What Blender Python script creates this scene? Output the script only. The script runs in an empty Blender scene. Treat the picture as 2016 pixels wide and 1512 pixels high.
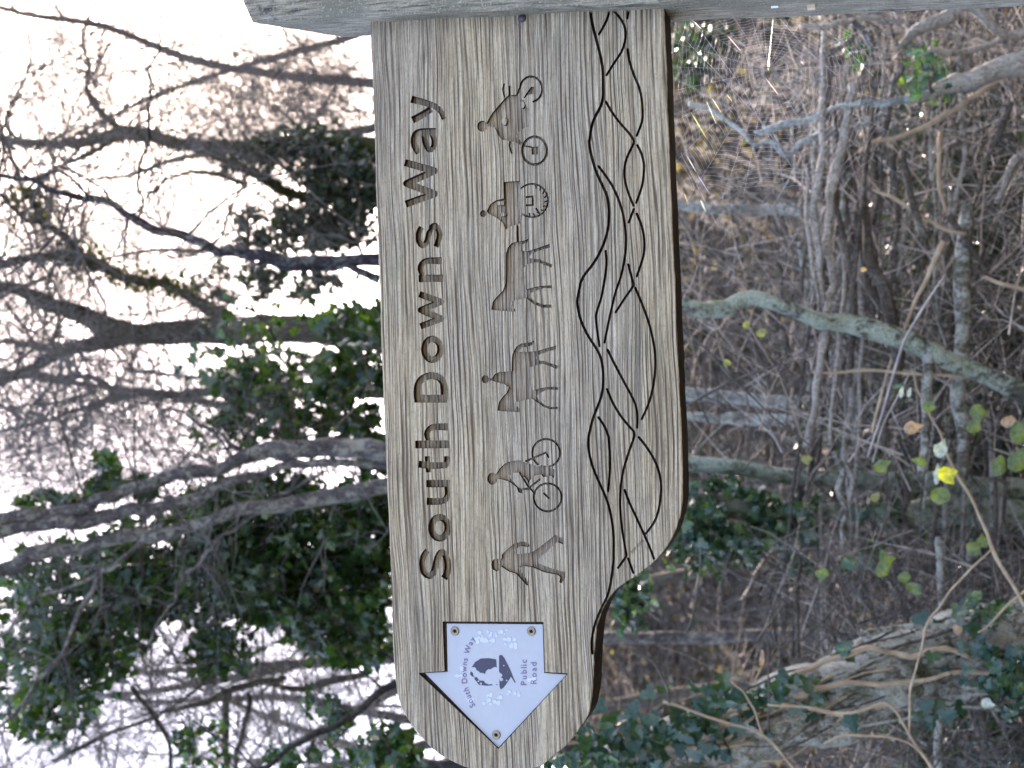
import bpy, math, random
import numpy as np
from mathutils import Vector, Matrix
from mathutils.geometry import delaunay_2d_cdt

random.seed(7)
rng = np.random.default_rng(11)
SC = bpy.context.scene
COL = SC.collection

# ------------------------------------------------------------------ camera
FPX = 2600.0                      # focal length in pixels of the 2016 px wide photograph
PITCH, ROLL = math.radians(15.0), math.radians(1.2)
CAM = Vector((0.0, 0.0, 1.65))
D = 1.23                          # distance of the board's face
FWD = Vector((0, math.cos(PITCH), math.sin(PITCH)))
R0 = Vector((1, 0, 0)); U0 = Vector((0, -math.sin(PITCH), math.cos(PITCH)))
s_, c_ = math.sin(ROLL), math.cos(ROLL)
CX = -s_ * R0 - c_ * U0           # the phone was held on its side: picture right is down
CY = c_ * R0 - s_ * U0
cam_d = bpy.data.cameras.new('camera')
cam_d.sensor_width = 36.0
cam_d.lens = 36.0 * FPX / 2016.0
cam_d.clip_start = 0.05; cam_d.clip_end = 2000
cam_d.dof.use_dof = True
cam_d.dof.focus_distance = 1.27
cam_d.dof.aperture_fstop = 10.5
cam = bpy.data.objects.new('camera', cam_d)
M = Matrix((CX, CY, -FWD)).transposed().to_4x4()
M.translation = CAM
cam.matrix_world = M
COL.objects.link(cam); SC.camera = cam

# ------------------------------------------------------------------ light
SUN_EL, SUN_AZ = math.radians(33), math.radians(22)     # azimuth clockwise from +Y, beyond the sign
world = bpy.data.worlds.new('World'); SC.world = world; world.use_nodes = True
wn = world.node_tree.nodes; wl = world.node_tree.links
bg = wn['Background']; sky = wn.new('ShaderNodeTexSky')
sky.sky_type = 'NISHITA'; sky.sun_disc = False
sky.sun_elevation = SUN_EL; sky.sun_rotation = SUN_AZ
sky.air_density = 1.0; sky.dust_density = 2.5; sky.ozone_density = 1.0
wl.new(sky.outputs[0], bg.inputs[0]); bg.inputs[1].default_value = 0.15
sun_d = bpy.data.lights.new('sun', 'SUN'); sun_d.energy = 5.0
sun_d.angle = math.radians(0.6); sun_d.color = (1.0, 0.93, 0.82)
sun = bpy.data.objects.new('sun', sun_d); COL.objects.link(sun)
sdir = Vector((math.sin(SUN_AZ) * math.cos(SUN_EL), math.cos(SUN_AZ) * math.cos(SUN_EL), math.sin(SUN_EL)))
sun.rotation_euler = (-sdir).to_track_quat('-Z', 'Y').to_euler()
sun.location = (5, 10, 12)
SC.view_settings.view_transform = 'Standard'; SC.view_settings.look = 'None'
SC.view_settings.gamma = 1.0; SC.view_settings.use_curve_mapping = False
SC.view_settings.exposure = 2.7
SC.view_settings.use_white_balance = True
SC.view_settings.white_balance_temperature = 6900; SC.view_settings.white_balance_tint = 21
SC.cycles.use_denoising = True
SC.cycles.max_bounces = 8; SC.cycles.transparent_max_bounces = 6
SC.cycles.sample_clamp_indirect = 6

# ------------------------------------------------------------------ helpers
def P(x, y, d):
    """the point seen at photograph pixel (x, y), d metres ahead"""
    return CAM + (FWD + CX * ((x - 1008) / FPX) + CY * ((756 - y) / FPX)) * d
def Py(x, y, Y):
    """the same on the vertical plane Y"""
    r = FWD + CX * ((x - 1008) / FPX) + CY * ((756 - y) / FPX)
    return CAM + r * (Y / r.y)

class MB:
    def __init__(s): s.v = []; s.f = []; s.n = 0; s.lines = {}; s.q = []
    def thin(s, pts, rad):
        s.lines.setdefault(len(pts), []).append((pts, rad))
    def flush(s):
        for n, L in s.lines.items():
            A = np.array([[tuple(p) for p in l[0]] for l in L]); R = np.array([l[1] for l in L]); m = len(L)
            t = np.gradient(A, axis=1); t /= np.linalg.norm(t, axis=2, keepdims=True) + 1e-12
            ref = np.where(np.abs(t[:, :1, 2:3]) < .8, np.array([[[.31, .2, .93]]]), np.array([[[1., .1, 0.]]]))
            u = np.cross(t, np.broadcast_to(ref, t.shape)); u /= np.linalg.norm(u, axis=2, keepdims=True) + 1e-12; w = np.cross(t, u)
            a = np.arange(3) * 2 * np.pi / 3
            V = A[:, :, None] + R[:, :, None, None] * (np.cos(a)[:, None] * u[:, :, None] + np.sin(a)[:, None] * w[:, :, None])
            i = np.arange(n - 1)[:, None] * 3; k = np.arange(3)[None]; k2 = (k + 1) % 3
            F = np.stack([i + k, i + k2, i + 3 + k2, i + 3 + k], -1).reshape(-1, 4)
            F = (F[None] + (np.arange(m) * n * 3)[:, None, None]).reshape(-1, 4) + s.n
            s.v.append(V.reshape(-1, 3)); s.n += m * n * 3; s.q.append(F)
        s.lines = {}
    def add(s, vs, fs):
        n = s.n; s.v.append(np.asarray(vs, float).reshape(-1, 3)); s.n += len(s.v[-1])
        s.f.extend([tuple(i + n for i in f) for f in fs])
    def tube(s, pts, rad, sides=8, rough=0.0, cap=True, seed=0):
        pts = np.asarray([tuple(p) for p in pts], float); n = len(pts)
        t = np.gradient(pts, axis=0); t /= np.linalg.norm(t, axis=1)[:, None] + 1e-12
        ref = np.array([0.31, 0.2, 0.93]) if abs(t[0, 2]) < .8 else np.array([1., .1, 0.])
        u = np.cross(t[0], ref); u /= np.linalg.norm(u)
        ang = np.arange(sides) * 2 * np.pi / sides
        V = np.empty((n, sides, 3))
        r2 = np.random.default_rng(seed + n)
        ph = r2.uniform(0, 6.28, 4)
        for i in range(n):
            u = u - t[i] * (u @ t[i]); u /= np.linalg.norm(u) + 1e-12
            w = np.cross(t[i], u); r = rad[i]
            rr = np.full(sides, r)
            if rough:
                rr = r * (1 + rough * (np.sin(2 * ang + ph[0] + i * .35) + .7 * np.sin(3 * ang + ph[1] - i * .5) + r2.normal(0, .6, sides)) * .6)
            V[i] = pts[i] + rr[:, None] * (np.cos(ang)[:, None] * u + np.sin(ang)[:, None] * w)
        fs = []
        for i in range(n - 1):
            a = i * sides; b = a + sides
            for k in range(sides):
                k2 = (k + 1) % sides
                fs.append((a + k, a + k2, b + k2, b + k))
        if cap:
            fs.append(tuple(range(sides))[::-1]); fs.append(tuple(range((n - 1) * sides, n * sides)))
        s.add(V, fs)
    def mesh(s, name, mat, org=(0, 0, 0), smooth=False):
        me = bpy.data.meshes.new(name); s.flush()
        V = np.concatenate(s.v) if s.v else np.zeros((0, 3))
        V = V - np.array(tuple(org))
        ln = [len(f) for f in s.f]; idx = [i for f in s.f for i in f]
        ln = np.array(ln, np.int32); idx = np.array(idx, np.int32)
        for q in s.q: idx = np.concatenate([idx, q.ravel().astype(np.int32)]); ln = np.concatenate([ln, np.full(len(q), q.shape[1], np.int32)])
        me.vertices.add(len(V)); me.vertices.foreach_set('co', V.astype(np.float32).ravel())
        me.loops.add(len(idx)); me.loops.foreach_set('vertex_index', idx)
        me.polygons.add(len(ln)); me.polygons.foreach_set('loop_start', np.concatenate([[0], np.cumsum(ln)[:-1]]).astype(np.int32) if len(ln) else [])
        mi = getattr(s, 'mi', None)
        me.update(calc_edges=True)
        if mi is not None: me.polygons.foreach_set('material_index', mi)
        for m in (mat if isinstance(mat, (list, tuple)) else [mat]): me.materials.append(m)
        me.polygons.foreach_set('use_smooth', [bool(smooth)] * len(me.polygons))
        return me

def wpos(o):
    v = Vector((0, 0, 0))
    while o is not None: v += o.location; o = o.parent
    return v
def link(name, mb, mat, parent=None, smooth=False, label=None, cat=None, group=None, kind=None, loc=None):
    """one mesh object; vertices are given in world coordinates"""
    org = wpos(parent) if parent else Vector(loc or (0, 0, 0))
    o = bpy.data.objects.new(name, mb.mesh(name, mat, org, smooth)); COL.objects.link(o)
    if parent: o.parent = parent
    else: o.location = org
    tag(o, label, cat, group, kind)
    return o
def tag(o, label=None, cat=None, group=None, kind=None):
    if label: o['label'] = label
    if cat: o['category'] = cat
    if group: o['group'] = group
    if kind: o['kind'] = kind
def thing(name, loc, label, cat, group=None):
    o = bpy.data.objects.new(name, None); COL.objects.link(o); o.location = loc
    o.empty_display_size = .1
    tag(o, label, cat, group); return o

def catmull(pts, step=None, n=6):
    p = np.asarray(pts, float); out = []
    for i in range(len(p) - 1):
        a = p[max(i - 1, 0)]; b = p[i]; c = p[i + 1]; d = p[min(i + 2, len(p) - 1)]
        k = n if step is None else max(2, int(np.linalg.norm(c[:2] - b[:2]) / step))
        for t in np.arange(k) / k:
            out.append(.5 * ((2 * b) + (-a + c) * t + (2 * a - 5 * b + 4 * c - d) * t * t + (-a + 3 * b - 3 * c + d) * t ** 3))
    out.append(p[-1]); return np.array(out)

# ------------------------------------------------------------------ materials
class NT:
    def __init__(s, name):
        s.m = bpy.data.materials.new(name); s.m.use_nodes = True
        s.nt = s.m.node_tree; s.N = s.nt.nodes; s.L = s.nt.links
        s.b = s.N['Principled BSDF']; s.out = s.N['Material Output']
        s.geo = s.N.new('ShaderNodeNewGeometry')
    def mapped(s, scale, rot=(0, 0, 0), src=None):
        mp = s.N.new('ShaderNodeMapping'); mp.inputs['Scale'].default_value = scale; mp.inputs['Rotation'].default_value = rot
        s.L.new(src or s.geo.outputs['Position'], mp.inputs[0]); return mp.outputs[0]
    def noise(s, vec, scale=1, detail=3, rough=.55, dist=0):
        n = s.N.new('ShaderNodeTexNoise'); n.inputs['Scale'].default_value = scale; n.inputs['Detail'].default_value = detail
        n.inputs['Roughness'].default_value = rough; n.inputs['Distortion'].default_value = dist
        s.L.new(vec, n.inputs['Vector']); return n.outputs['Fac']
    def ramp(s, fac, stops):
        r = s.N.new('ShaderNodeValToRGB'); e = r.color_ramp.elements
        while len(e) < len(stops): e.new(.5)
        for i, (p, c) in enumerate(stops):
            e[i].position = p; e[i].color = (*c, 1) if not np.isscalar(c) else (c, c, c, 1)
        s.L.new(fac, r.inputs[0]); return r.outputs[0]
    def mix(s, fac, a, b, mode='MIX'):
        m = s.N.new('ShaderNodeMix'); m.data_type = 'RGBA'; m.blend_type = mode
        for sock, v in ((m.inputs[0], fac), (m.inputs[6], a), (m.inputs[7], b)):
            if hasattr(v, 'is_output'): s.L.new(v, sock)
            elif np.isscalar(v): sock.default_value = v
            else: sock.default_value = (*v, 1)
        return m.outputs[2]
    def math(s, op, a, b=0.0):
        m = s.N.new('ShaderNodeMath'); m.operation = op
        for sock, v in ((m.inputs[0], a), (m.inputs[1], b)):
            if hasattr(v, 'is_output'): s.L.new(v, sock)
            else: sock.default_value = v
        return m.outputs[0]
    def bump(s, h, strength=.5, dist=.001):
        b = s.N.new('ShaderNodeBump'); b.inputs['Strength'].default_value = strength; b.inputs['Distance'].default_value = dist
        s.L.new(h, b.inputs['Height']); s.L.new(b.outputs[0], s.b.inputs['Normal'])
    def col(s, c):
        if hasattr(c, 'is_output'): s.L.new(c, s.b.inputs['Base Color'])
        else: s.b.inputs['Base Color'].default_value = (*c, 1)
    def rough(s, r, spec=.5):
        s.b.inputs['Roughness'].default_value = r; s.b.inputs['Specular IOR Level'].default_value = spec

def mat_plain(name, c, rough=.7, spec=.4, metal=0):
    t = NT(name); t.col(c); t.rough(rough, spec); t.b.inputs['Metallic'].default_value = metal; return t.m

def mat_oak(name, carved=0):
    t = NT(name)
    rot = (0, math.radians(1.1), 0)
    warp = t.noise(t.mapped((5, 5, 22)), 1, 2)
    wv = t.N.new('ShaderNodeVectorMath'); wv.operation = 'MULTIPLY_ADD'
    comb = t.N.new('ShaderNodeCombineXYZ'); t.L.new(warp, comb.inputs[2])
    t.L.new(comb.outputs[0], wv.inputs[0]); wv.inputs[1].default_value = (0, 0, .012); t.L.new(t.geo.outputs['Position'], wv.inputs[2])
    src = wv.outputs[0]
    fine = t.noise(t.mapped((6, 60, 330), rot, src), 1, 4, .6)
    wide = t.noise(t.mapped((2.5, 20, 80), rot, src), 1, 3, .55)
    pore = t.noise(t.mapped((40, 150, 700), rot, src), 1, 2, .6)
    blot = t.noise(t.mapped((3.0, 5, 15), rot), 1, 4, .6)
    sp = t.noise(t.mapped((260, 260, 420)), 1, 2, .7)
    sz = t.N.new('ShaderNodeSeparateXYZ'); t.L.new(t.mapped((1, 1, 1), rot, src), sz.inputs[0])
    drift = t.noise(t.mapped((1.6, 8, 26), rot, src), 1, 3, .6)
    def rings(freq, amt, lo, hi):
        ph = t.math('ADD', t.math('MULTIPLY', sz.outputs[2], freq), t.math('MULTIPLY', drift, amt))
        ph = t.math('ADD', ph, t.math('MULTIPLY', fine, 3.2))
        return t.ramp(t.math('ADD', t.math('MULTIPLY', t.math('SINE', ph), .5), .5), [(lo, 0.0), (hi, 1.0)])
    brk = t.ramp(t.noise(t.mapped((9, 12, 110), rot, src), 1, 3), [(.36, .12), (.58, 1.0)])
    brk2 = t.ramp(t.noise(t.mapped((14, 12, 160), rot, src), 1, 3), [(.38, .0), (.60, 1.0)])
    ck = t.math('MAXIMUM', t.math('MULTIPLY', rings(1400, 26, .66, .94), brk), t.math('MULTIPLY', t.math('MULTIPLY', rings(2900, 44, .68, .98), brk2), .7))
    h = t.math('ADD', t.math('MULTIPLY', fine, .48), t.math('ADD', t.math('MULTIPLY', wide, .16), t.math('MULTIPLY', pore, .36)))
    base = t.ramp(h, [(.36, (.23, .182, .120)), (.44, (.33, .268, .180)), (.50, (.415, .342, .235)), (.56, (.49, .412, .29)), (.64, (.58, .50, .365))])
    grey = t.ramp(h, [(.36, (.215, .182, .138)), (.44, (.295, .252, .192)), (.50, (.375, .325, .25)), (.56, (.45, .392, .305)), (.64, (.54, .48, .385))])
    c = t.mix(t.ramp(blot, [(.40, 0.0), (.60, 1.0)]), base, grey)
    c = t.mix(t.math('MULTIPLY', ck, .90), c, (.070, .050, .036))
    knotn = t.noise(t.mapped((24, 20, 60), rot), 1, 2, .5)
    c = t.mix(t.ramp(knotn, [(.74, 0.0), (.80, .35)]), c, (.14, .115, .10))
    c = t.mix(t.ramp(t.noise(t.mapped((14, 14, 22)), 1, 4, .65), [(.62, 0.0), (.74, .35)]), c, (.20, .215, .13))
    h = t.math('SUBTRACT', h, t.math('MULTIPLY', ck, .20))
    # dark weather stain along the top edge and a few long dark streaks
    sep = t.N.new('ShaderNodeSeparateXYZ'); t.L.new(t.mapped((1, 1, 1), rot), sep.inputs[0])
    st = t.noise(t.mapped((2.2, 3, 70), rot, src), 1, 2, .5)
    stm = t.ramp(st, [(.70, 0.0), (.76, .4)])
    c = t.mix(stm, c, (.09, .088, .095))
    zz = t.math('SUBTRACT', sep.outputs[2], ZTOP[0])
    edge = t.math('ADD', t.math('MULTIPLY', zz, 36.0), t.math('MULTIPLY', t.math('SUBTRACT', blot, .5), 2.2))
    em = t.ramp(edge, [(.0, 0.0), (1.0, .68)])
    c = t.mix(em, c, t.mix(h, (.035, .022, .02), (.26, .19, .14)))
    c = t.mix(t.ramp(sp, [(.35, .25), (.5, 0.0)]), c, (.10, .095, .09))
    if carved: c = t.mix(1.0, c, {1: (.86, .83, .83), 2: (.22, .18, .18), 3: (.07, .055, .055)}[carved], 'MULTIPLY')  # darker tints put the shade of grooves and underside into the colour
    t.col(c); t.rough(.82, .25)
    t.bump(t.math('ADD', h, t.math('MULTIPLY', sp, .12)), .9, .0042)
    return t.m

def mat_bark(name, dark, light, lichen=(.42, .46, .38), amount=.5, scale=1.0, moss=None, mossamt=0.0, ribs=0.0):
    t = NT(name)
    n1 = t.noise(t.mapped((60 * scale,) * 3), 1, 6, .7)
    n2 = t.noise(t.mapped((20 * scale, 20 * scale, 13 * scale)), 1, 6, .68, .6)
    n3 = t.noise(t.mapped((190 * scale,) * 3), 1, 4, .7)
    n4 = t.noise(t.mapped((6 * scale,) * 3), 1, 3, .6)
    rib = t.noise(t.mapped((90 * scale, 90 * scale, 11 * scale)), 1, 4, .65)
    base = t.mix(t.ramp(rib, [(.35, 0.0), (.62, 1.0)]), dark, light)
    base = t.mix(t.ramp(n1, [(.35, .75), (.52, 0.0)]), base, tuple(v * .35 for v in dark))
    base = t.mix(t.ramp(n4, [(.38, .5), (.55, 0.0)]), base, tuple(v * .6 for v in dark))
    pos = .62 - .24 * amount
    sum_ = t.math('ADD', t.math('MULTIPLY', n2, .5), t.math('ADD', t.math('MULTIPLY', n1, .25), t.math('MULTIPLY', n4, .25)))
    lc = t.mix(t.ramp(n3, [(.35, 0.0), (.65, 1.0)]), tuple(v * .45 for v in lichen), tuple(min(1, v * 1.25) for v in lichen))
    c = t.mix(t.ramp(sum_, [(pos - .03, 0.0), (pos + .035, .85)]), base, lc)
    c = t.mix(t.ramp(n1, [(.58, 0.0), (.66, .6)]), c, tuple(v * .8 for v in dark))
    if moss:
        nm = t.noise(t.mapped((9 * scale, 9 * scale, 5 * scale)), 1, 5, .7)
        c = t.mix(t.ramp(nm, [(.60 - .3 * mossamt, 0.0), (.72 - .3 * mossamt, .9)]), c, moss)
    t.col(c); t.rough(.9, .2)
    t.bump(t.math('ADD', t.math('MULTIPLY', n1, .6), t.math('MULTIPLY', rib, .7)), 1.0, .022)
    return t.m

def mat_leaf(name, cols, gloss=.35, trans=.35, spec=.5):
    """leaves that differ one from another, glossy on top and letting light through"""
    t = NT(name)
    r = t.geo.outputs['Random Per Island']
    n = len(cols)
    c = t.ramp(r, [(i / max(1, n - 1), cc) for i, cc in enumerate(cols)])
    v = t.noise(t.mapped((120, 120, 120)), 1, 4, .65)
    c = t.mix(t.ramp(v, [(.4, .6), (.55, 0.0)]), c, tuple(x * .4 for x in cols[0]))
    c = t.mix(t.ramp(t.noise(t.mapped((300, 300, 300)), 1, 3, .7), [(.56, 0.0), (.70, .5)]), c, tuple(.35 * x + q for x, q in zip(cols[-1], (.03, .02, .008))))
    t.col(c); t.rough(gloss, spec)
    tr = t.N.new('ShaderNodeBsdfTranslucent')
    bright = t.mix(1.0, c, (2.6, 2.9, .9), 'MULTIPLY'); t.L.new(bright, tr.inputs[0])
    mx = t.N.new('ShaderNodeMixShader'); mx.inputs[0].default_value = trans
    t.L.new(t.b.outputs[0], mx.inputs[1]); t.L.new(tr.outputs[0], mx.inputs[2]); t.L.new(mx.outputs[0], t.out.inputs[0])
    return t.m

def mat_twig(name, a, b):
    t = NT(name)
    n = t.noise(t.mapped((30, 30, 30)), 1, 3)
    c = t.mix(t.geo.outputs['Random Per Island'], a, b)
    c = t.mix(t.ramp(n, [(.45, 0.0), (.7, .5)]), c, tuple(min(1, v * 1.7) for v in b))
    t.col(c); t.rough(.85, .2); return t.m

# ------------------------------------------------------------------ signed distance drawing (photo pixels) and contours
class Shape:
    """union of strokes, polygons and rings minus islands, on a small grid"""
    def __init__(s, x0, y0, x1, y1, res=.75):
        s.res = res; s.x0 = x0; s.y0 = y0
        s.xs = np.arange(x0, x1, res); s.ys = np.arange(y0, y1, res)
        s.X, s.Y = np.meshgrid(s.xs, s.ys); s.d = np.full(s.X.shape, 50.0)
    def _seg(s, a, b, X, Y):
        ax, ay = a[:2]; bx, by = b[:2]; dx, dy = bx - ax, by - ay; L = dx * dx + dy * dy + 1e-9
        t = np.clip(((X - ax) * dx + (Y - ay) * dy) / L, 0, 1)
        return np.hypot(X - ax - t * dx, Y - ay - t * dy), t
    def stroke(s, pts, w, w2=None, butt=False, smooth=True, close=False, sub=False):
        p = catmull(pts, step=5) if smooth and len(pts) > 2 else np.asarray(pts, float)
        n = len(p) - 1; w2 = w if w2 is None else w2
        D_ = np.full(s.X.shape, 60.0); R = max(w, w2)
        for i in range(n):
            a, b = p[i], p[i + 1]
            j0 = max(0, int((min(a[0], b[0]) - R - 2 - s.x0) / s.res)); j1 = int((max(a[0], b[0]) + R + 2 - s.x0) / s.res) + 1
            i0 = max(0, int((min(a[1], b[1]) - R - 2 - s.y0) / s.res)); i1 = int((max(a[1], b[1]) + R + 2 - s.y0) / s.res) + 1
            X = s.X[i0:i1, j0:j1]; Y = s.Y[i0:i1, j0:j1]
            if X.size == 0: continue
            dd, t = s._seg(a, b, X, Y)
            rad = (w + (w2 - w) * (i + t) / n) / 2
            D_[i0:i1, j0:j1] = np.minimum(D_[i0:i1, j0:j1], dd - rad)
        if butt:
            for e, f in ((p[0], p[1]), (p[-1], p[-2])):
                dx, dy = e - f; L = math.hypot(dx, dy)
                cut = ((s.X - e[0]) * dx + (s.Y - e[1]) * dy) / L
                near = np.hypot(s.X - e[0], s.Y - e[1]) < R * 1.3
                D_ = np.where(near, np.maximum(D_, cut), D_)
        s.d = np.maximum(s.d, -D_) if sub else np.minimum(s.d, D_)
    def poly(s, pts, sub=False, grow=0.0):
        p = np.asarray(pts, float); n = len(p)
        dist = np.full(s.X.shape, 1e9); ins = np.zeros(s.X.shape, bool)
        for i in range(n):
            a, b = p[i], p[(i + 1) % n]
            dd, _ = s._seg(a, b, s.X, s.Y); dist = np.minimum(dist, dd)
            if a[1] != b[1]:
                c = ((a[1] > s.Y) != (b[1] > s.Y)) & (s.X < (b[0] - a[0]) * (s.Y - a[1]) / (b[1] - a[1]) + a[0])
                ins ^= c
        D_ = np.where(ins, -dist, dist) - grow
        s.d = np.maximum(s.d, -D_) if sub else np.minimum(s.d, D_)
    def ell(s, cx, cy, rx, ry, sub=False):
        k = np.hypot((s.X - cx) / rx, (s.Y - cy) / ry); D_ = (k - 1) * min(rx, ry)
        s.d = np.maximum(s.d, -D_) if sub else np.minimum(s.d, D_)
    def at(s, x, y):
        j = (np.asarray(x) - s.x0) / s.res; i = (np.asarray(y) - s.y0) / s.res
        ok = (j >= 0) & (i >= 0) & (j < s.d.shape[1] - 1) & (i < s.d.shape[0] - 1)
        jj = np.clip(j.astype(int), 0, s.d.shape[1] - 2); ii = np.clip(i.astype(int), 0, s.d.shape[0] - 2)
        fj = np.clip(j - jj, 0, 1); fi = np.clip(i - ii, 0, 1)
        v = (s.d[ii, jj] * (1 - fj) + s.d[ii, jj + 1] * fj) * (1 - fi) + (s.d[ii + 1, jj] * (1 - fj) + s.d[ii + 1, jj + 1] * fj) * fi
        return np.where(ok, v, 50.0)
    def contours(s, tol=.10):
        d = s.d.copy(); d[np.abs(d) < 1e-3] = 1e-3
        d[0, :] = d[-1, :] = 9; d[:, 0] = d[:, -1] = 9
        ins = d < 0
        code = ins[:-1, :-1] * 1 + ins[:-1, 1:] * 2 + ins[1:, 1:] * 4 + ins[1:, :-1] * 8
        nxt = {}
        def pt(e):
            k, i, j = e
            if k == 0: t = d[i, j] / (d[i, j] - d[i, j + 1]); return (s.x0 + (j + t) * s.res, s.y0 + i * s.res)
            t = d[i, j] / (d[i, j] - d[i + 1, j]); return (s.x0 + j * s.res, s.y0 + (i + t) * s.res)
        T = {1: ['LT'], 2: ['TR'], 3: ['LR'], 4: ['RB'], 5: ['LT', 'RB'], 6: ['TB'], 7: ['LB'], 8: ['BL'], 9: ['BT'], 10: ['TR', 'BL'], 11: ['BR'], 12: ['RL'], 13: ['RT'], 14: ['TL']}
        adj = {}
        for i, j in zip(*np.nonzero((code > 0) & (code < 15))):
            E = {'T': (0, i, j), 'B': (0, i + 1, j), 'L': (1, i, j), 'R': (1, i, j + 1)}
            for st in T[int(code[i, j])]:
                a, b = E[st[0]], E[st[1]]
                adj.setdefault(a, []).append(b); adj.setdefault(b, []).append(a)
        loops = []; used = set()
        for st in adj:
            if st in used: continue
            loop = [st]; used.add(st); cur = st
            while True:
                nx = [q for q in adj[cur] if q not in used]
                if not nx: break
                cur = nx[0]; used.add(cur); loop.append(cur)
            L = [pt(e) for e in loop]
            if len(L) < 8: continue
            out = [L[0]]
            for q in range(1, len(L) - 1):
                a, b, c = out[-1], L[q], L[q + 1]
                cr = abs((b[0] - a[0]) * (c[1] - a[1]) - (b[1] - a[1]) * (c[0] - a[0])) / (math.hypot(c[0] - a[0], c[1] - a[1]) + 1e-9)
                if cr > tol or math.hypot(b[0] - a[0], b[1] - a[1]) > 9: out.append(b)
            out.append(L[-1])
            loops.append(out)
        return loops

def cdt(loops):
    vs = []; es = []
    for L in loops:
        n = len(vs); vs += [Vector(p) for p in L]; es += [(n + i, n + (i + 1) % len(L)) for i in range(len(L))]
    r = delaunay_2d_cdt(vs, es, [], 0, 1e-5)
    V = np.array([tuple(v) for v in r[0]]); F = np.array([tuple(f) for f in r[2] if len(f) == 3])
    return V, F

def carve_mesh(shape, loops, depth, Y0=None):
    """floor and walls of a routed recess whose mouth lies in the board's face"""
    Y0 = D if Y0 is None else Y0
    mb = MB(); V, F = cdt(loops)
    c = V[F].mean(axis=1); keep = shape.at(c[:, 0], c[:, 1]) < 0
    fl = [tuple(Py(x, y, Y0) + Vector((0, depth, 0))) for x, y in V]
    mb.add(fl, [tuple(f) for f in F[keep]]); nfloor = len(mb.f)
    for L in loops:
        n = len(L); a = [Py(x, y, Y0) for x, y in L]
        mb.add([tuple(p) for p in a] + [tuple(p + Vector((0, depth, 0))) for p in a],
               [(i, (i + 1) % n, n + (i + 1) % n, n + i) for i in range(n)])
    mb.mi = [0] * nfloor + [1] * (len(mb.f) - nfloor)
    return mb

ZTOP = [Py(768, 600, D).z + .0]
_r = Matrix.Rotation(math.radians(1.1), 3, 'Y') @ Py(768, 700, D); ZTOP[0] = _r.z

OAK = mat_oak('weathered_oak'); OAKC = mat_oak('routed_oak', 1); OAKD = mat_oak('groove_shade_oak', 2)  # last copy: shade in the grooves and plate recess painted into the tone
OAKSH = mat_plain('shaded_carve_wall', (.045, .030, .030), .9, .1); OAKE = mat_oak('shaded_oak_edge', 3)  # shade of carve walls, and of the arm's underside, painted as dark oak
PLATE = NT('white_plate')
_n = PLATE.noise(PLATE.mapped((90, 90, 90)), 1, 3); _n2 = PLATE.noise(PLATE.mapped((25, 25, 25)), 1, 2)
PLATE.col(PLATE.mix(PLATE.ramp(_n, [(.4, 0.0), (.7, .6)]), PLATE.mix(_n2, (.38, .42, .50), (.43, .46, .51)), (.39, .40, .45)))
PLATE.rough(.7, .25); PLATE = PLATE.m
BLIS = mat_plain('lifted_film', (.44, .485, .57), .3, .6)
INK = mat_plain('dark_print', (.035, .035, .075), .5, .4)
INKP = mat_plain('purple_print', (.12, .08, .22), .5, .4)
SCREW = NT('brass_screw'); SCREW.col(SCREW.mix(SCREW.noise(SCREW.mapped((900, 900, 900))), (.10, .08, .06), (.42, .36, .25))); SCREW.rough(.45); SCREW.b.inputs['Metallic'].default_value = .6; SCREW = SCREW.m
BLACK = mat_plain('screw_socket', (.01, .008, .01), .8, .2)

POSTM = NT('weathered_post')
_a = POSTM.noise(POSTM.mapped((420, 420, 30)), 1, 4, .6); _b = POSTM.noise(POSTM.mapped((28, 28, 16)), 1, 4, .6); _c = POSTM.noise(POSTM.mapped((420, 420, 420)), 1, 3, .65)
_base = POSTM.ramp(_a, [(.30, (.09, .082, .068)), (.45, (.27, .25, .20)), (.60, (.45, .415, .34))])
_alg = POSTM.mix(POSTM.ramp(_b, [(.42, 0.0), (.60, .8)]), _base, (.215, .21, .17))
_dk = POSTM.mix(POSTM.ramp(_b, [(.30, .9), (.39, 0.0)]), _alg, (.05, .055, .075))
POSTM.col(POSTM.mix(POSTM.ramp(_c, [(.56, 0.0), (.63, .8)]), _dk, (.46, .45, .36)))
POSTM.rough(.9, .2); POSTM.bump(POSTM.math('ADD', _a, _c), 1.0, .004); POSTM = POSTM.m

# ================================================================== the fingerpost
base = Vector((Py(1000, 30, D).x + .05, D + .015, 0))
SIGN = thing('fingerpost', base, 'weathered oak finger signpost, arm carved South Downs Way with a white arrow plate', 'signpost')

# outline of the arm, front face
OUT = [(726, -30), (728, 45), (735, 200), (741, 400), (748, 600), (755, 800), (764, 1000), (770, 1150), (774, 1285), (780, 1353), (789, 1389), (804, 1418), (828, 1451),
       (855, 1478), (884, 1496), (925, 1513), (975, 1521), (1020, 1519), (1063, 1508), (1087, 1490), (1117, 1466), (1140, 1436), (1158, 1407), (1164, 1380), (1168, 1350), (1169, 1318),
       (1170, 1290), (1172, 1262), (1176, 1231), (1185, 1205), (1195, 1185), (1211, 1163), (1229, 1148), (1251, 1134), (1272, 1118), (1290, 1104), (1309, 1082), (1328, 1050), (1340, 1010), (1345, 960),
       (1342, 860), (1335, 700), (1330, 580), (1324, 440), (1318, 300), (1313, 160), (1308, 25), (1306, -30)]
o = np.array(OUT, float)
oc = catmull(o, step=7)
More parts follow.
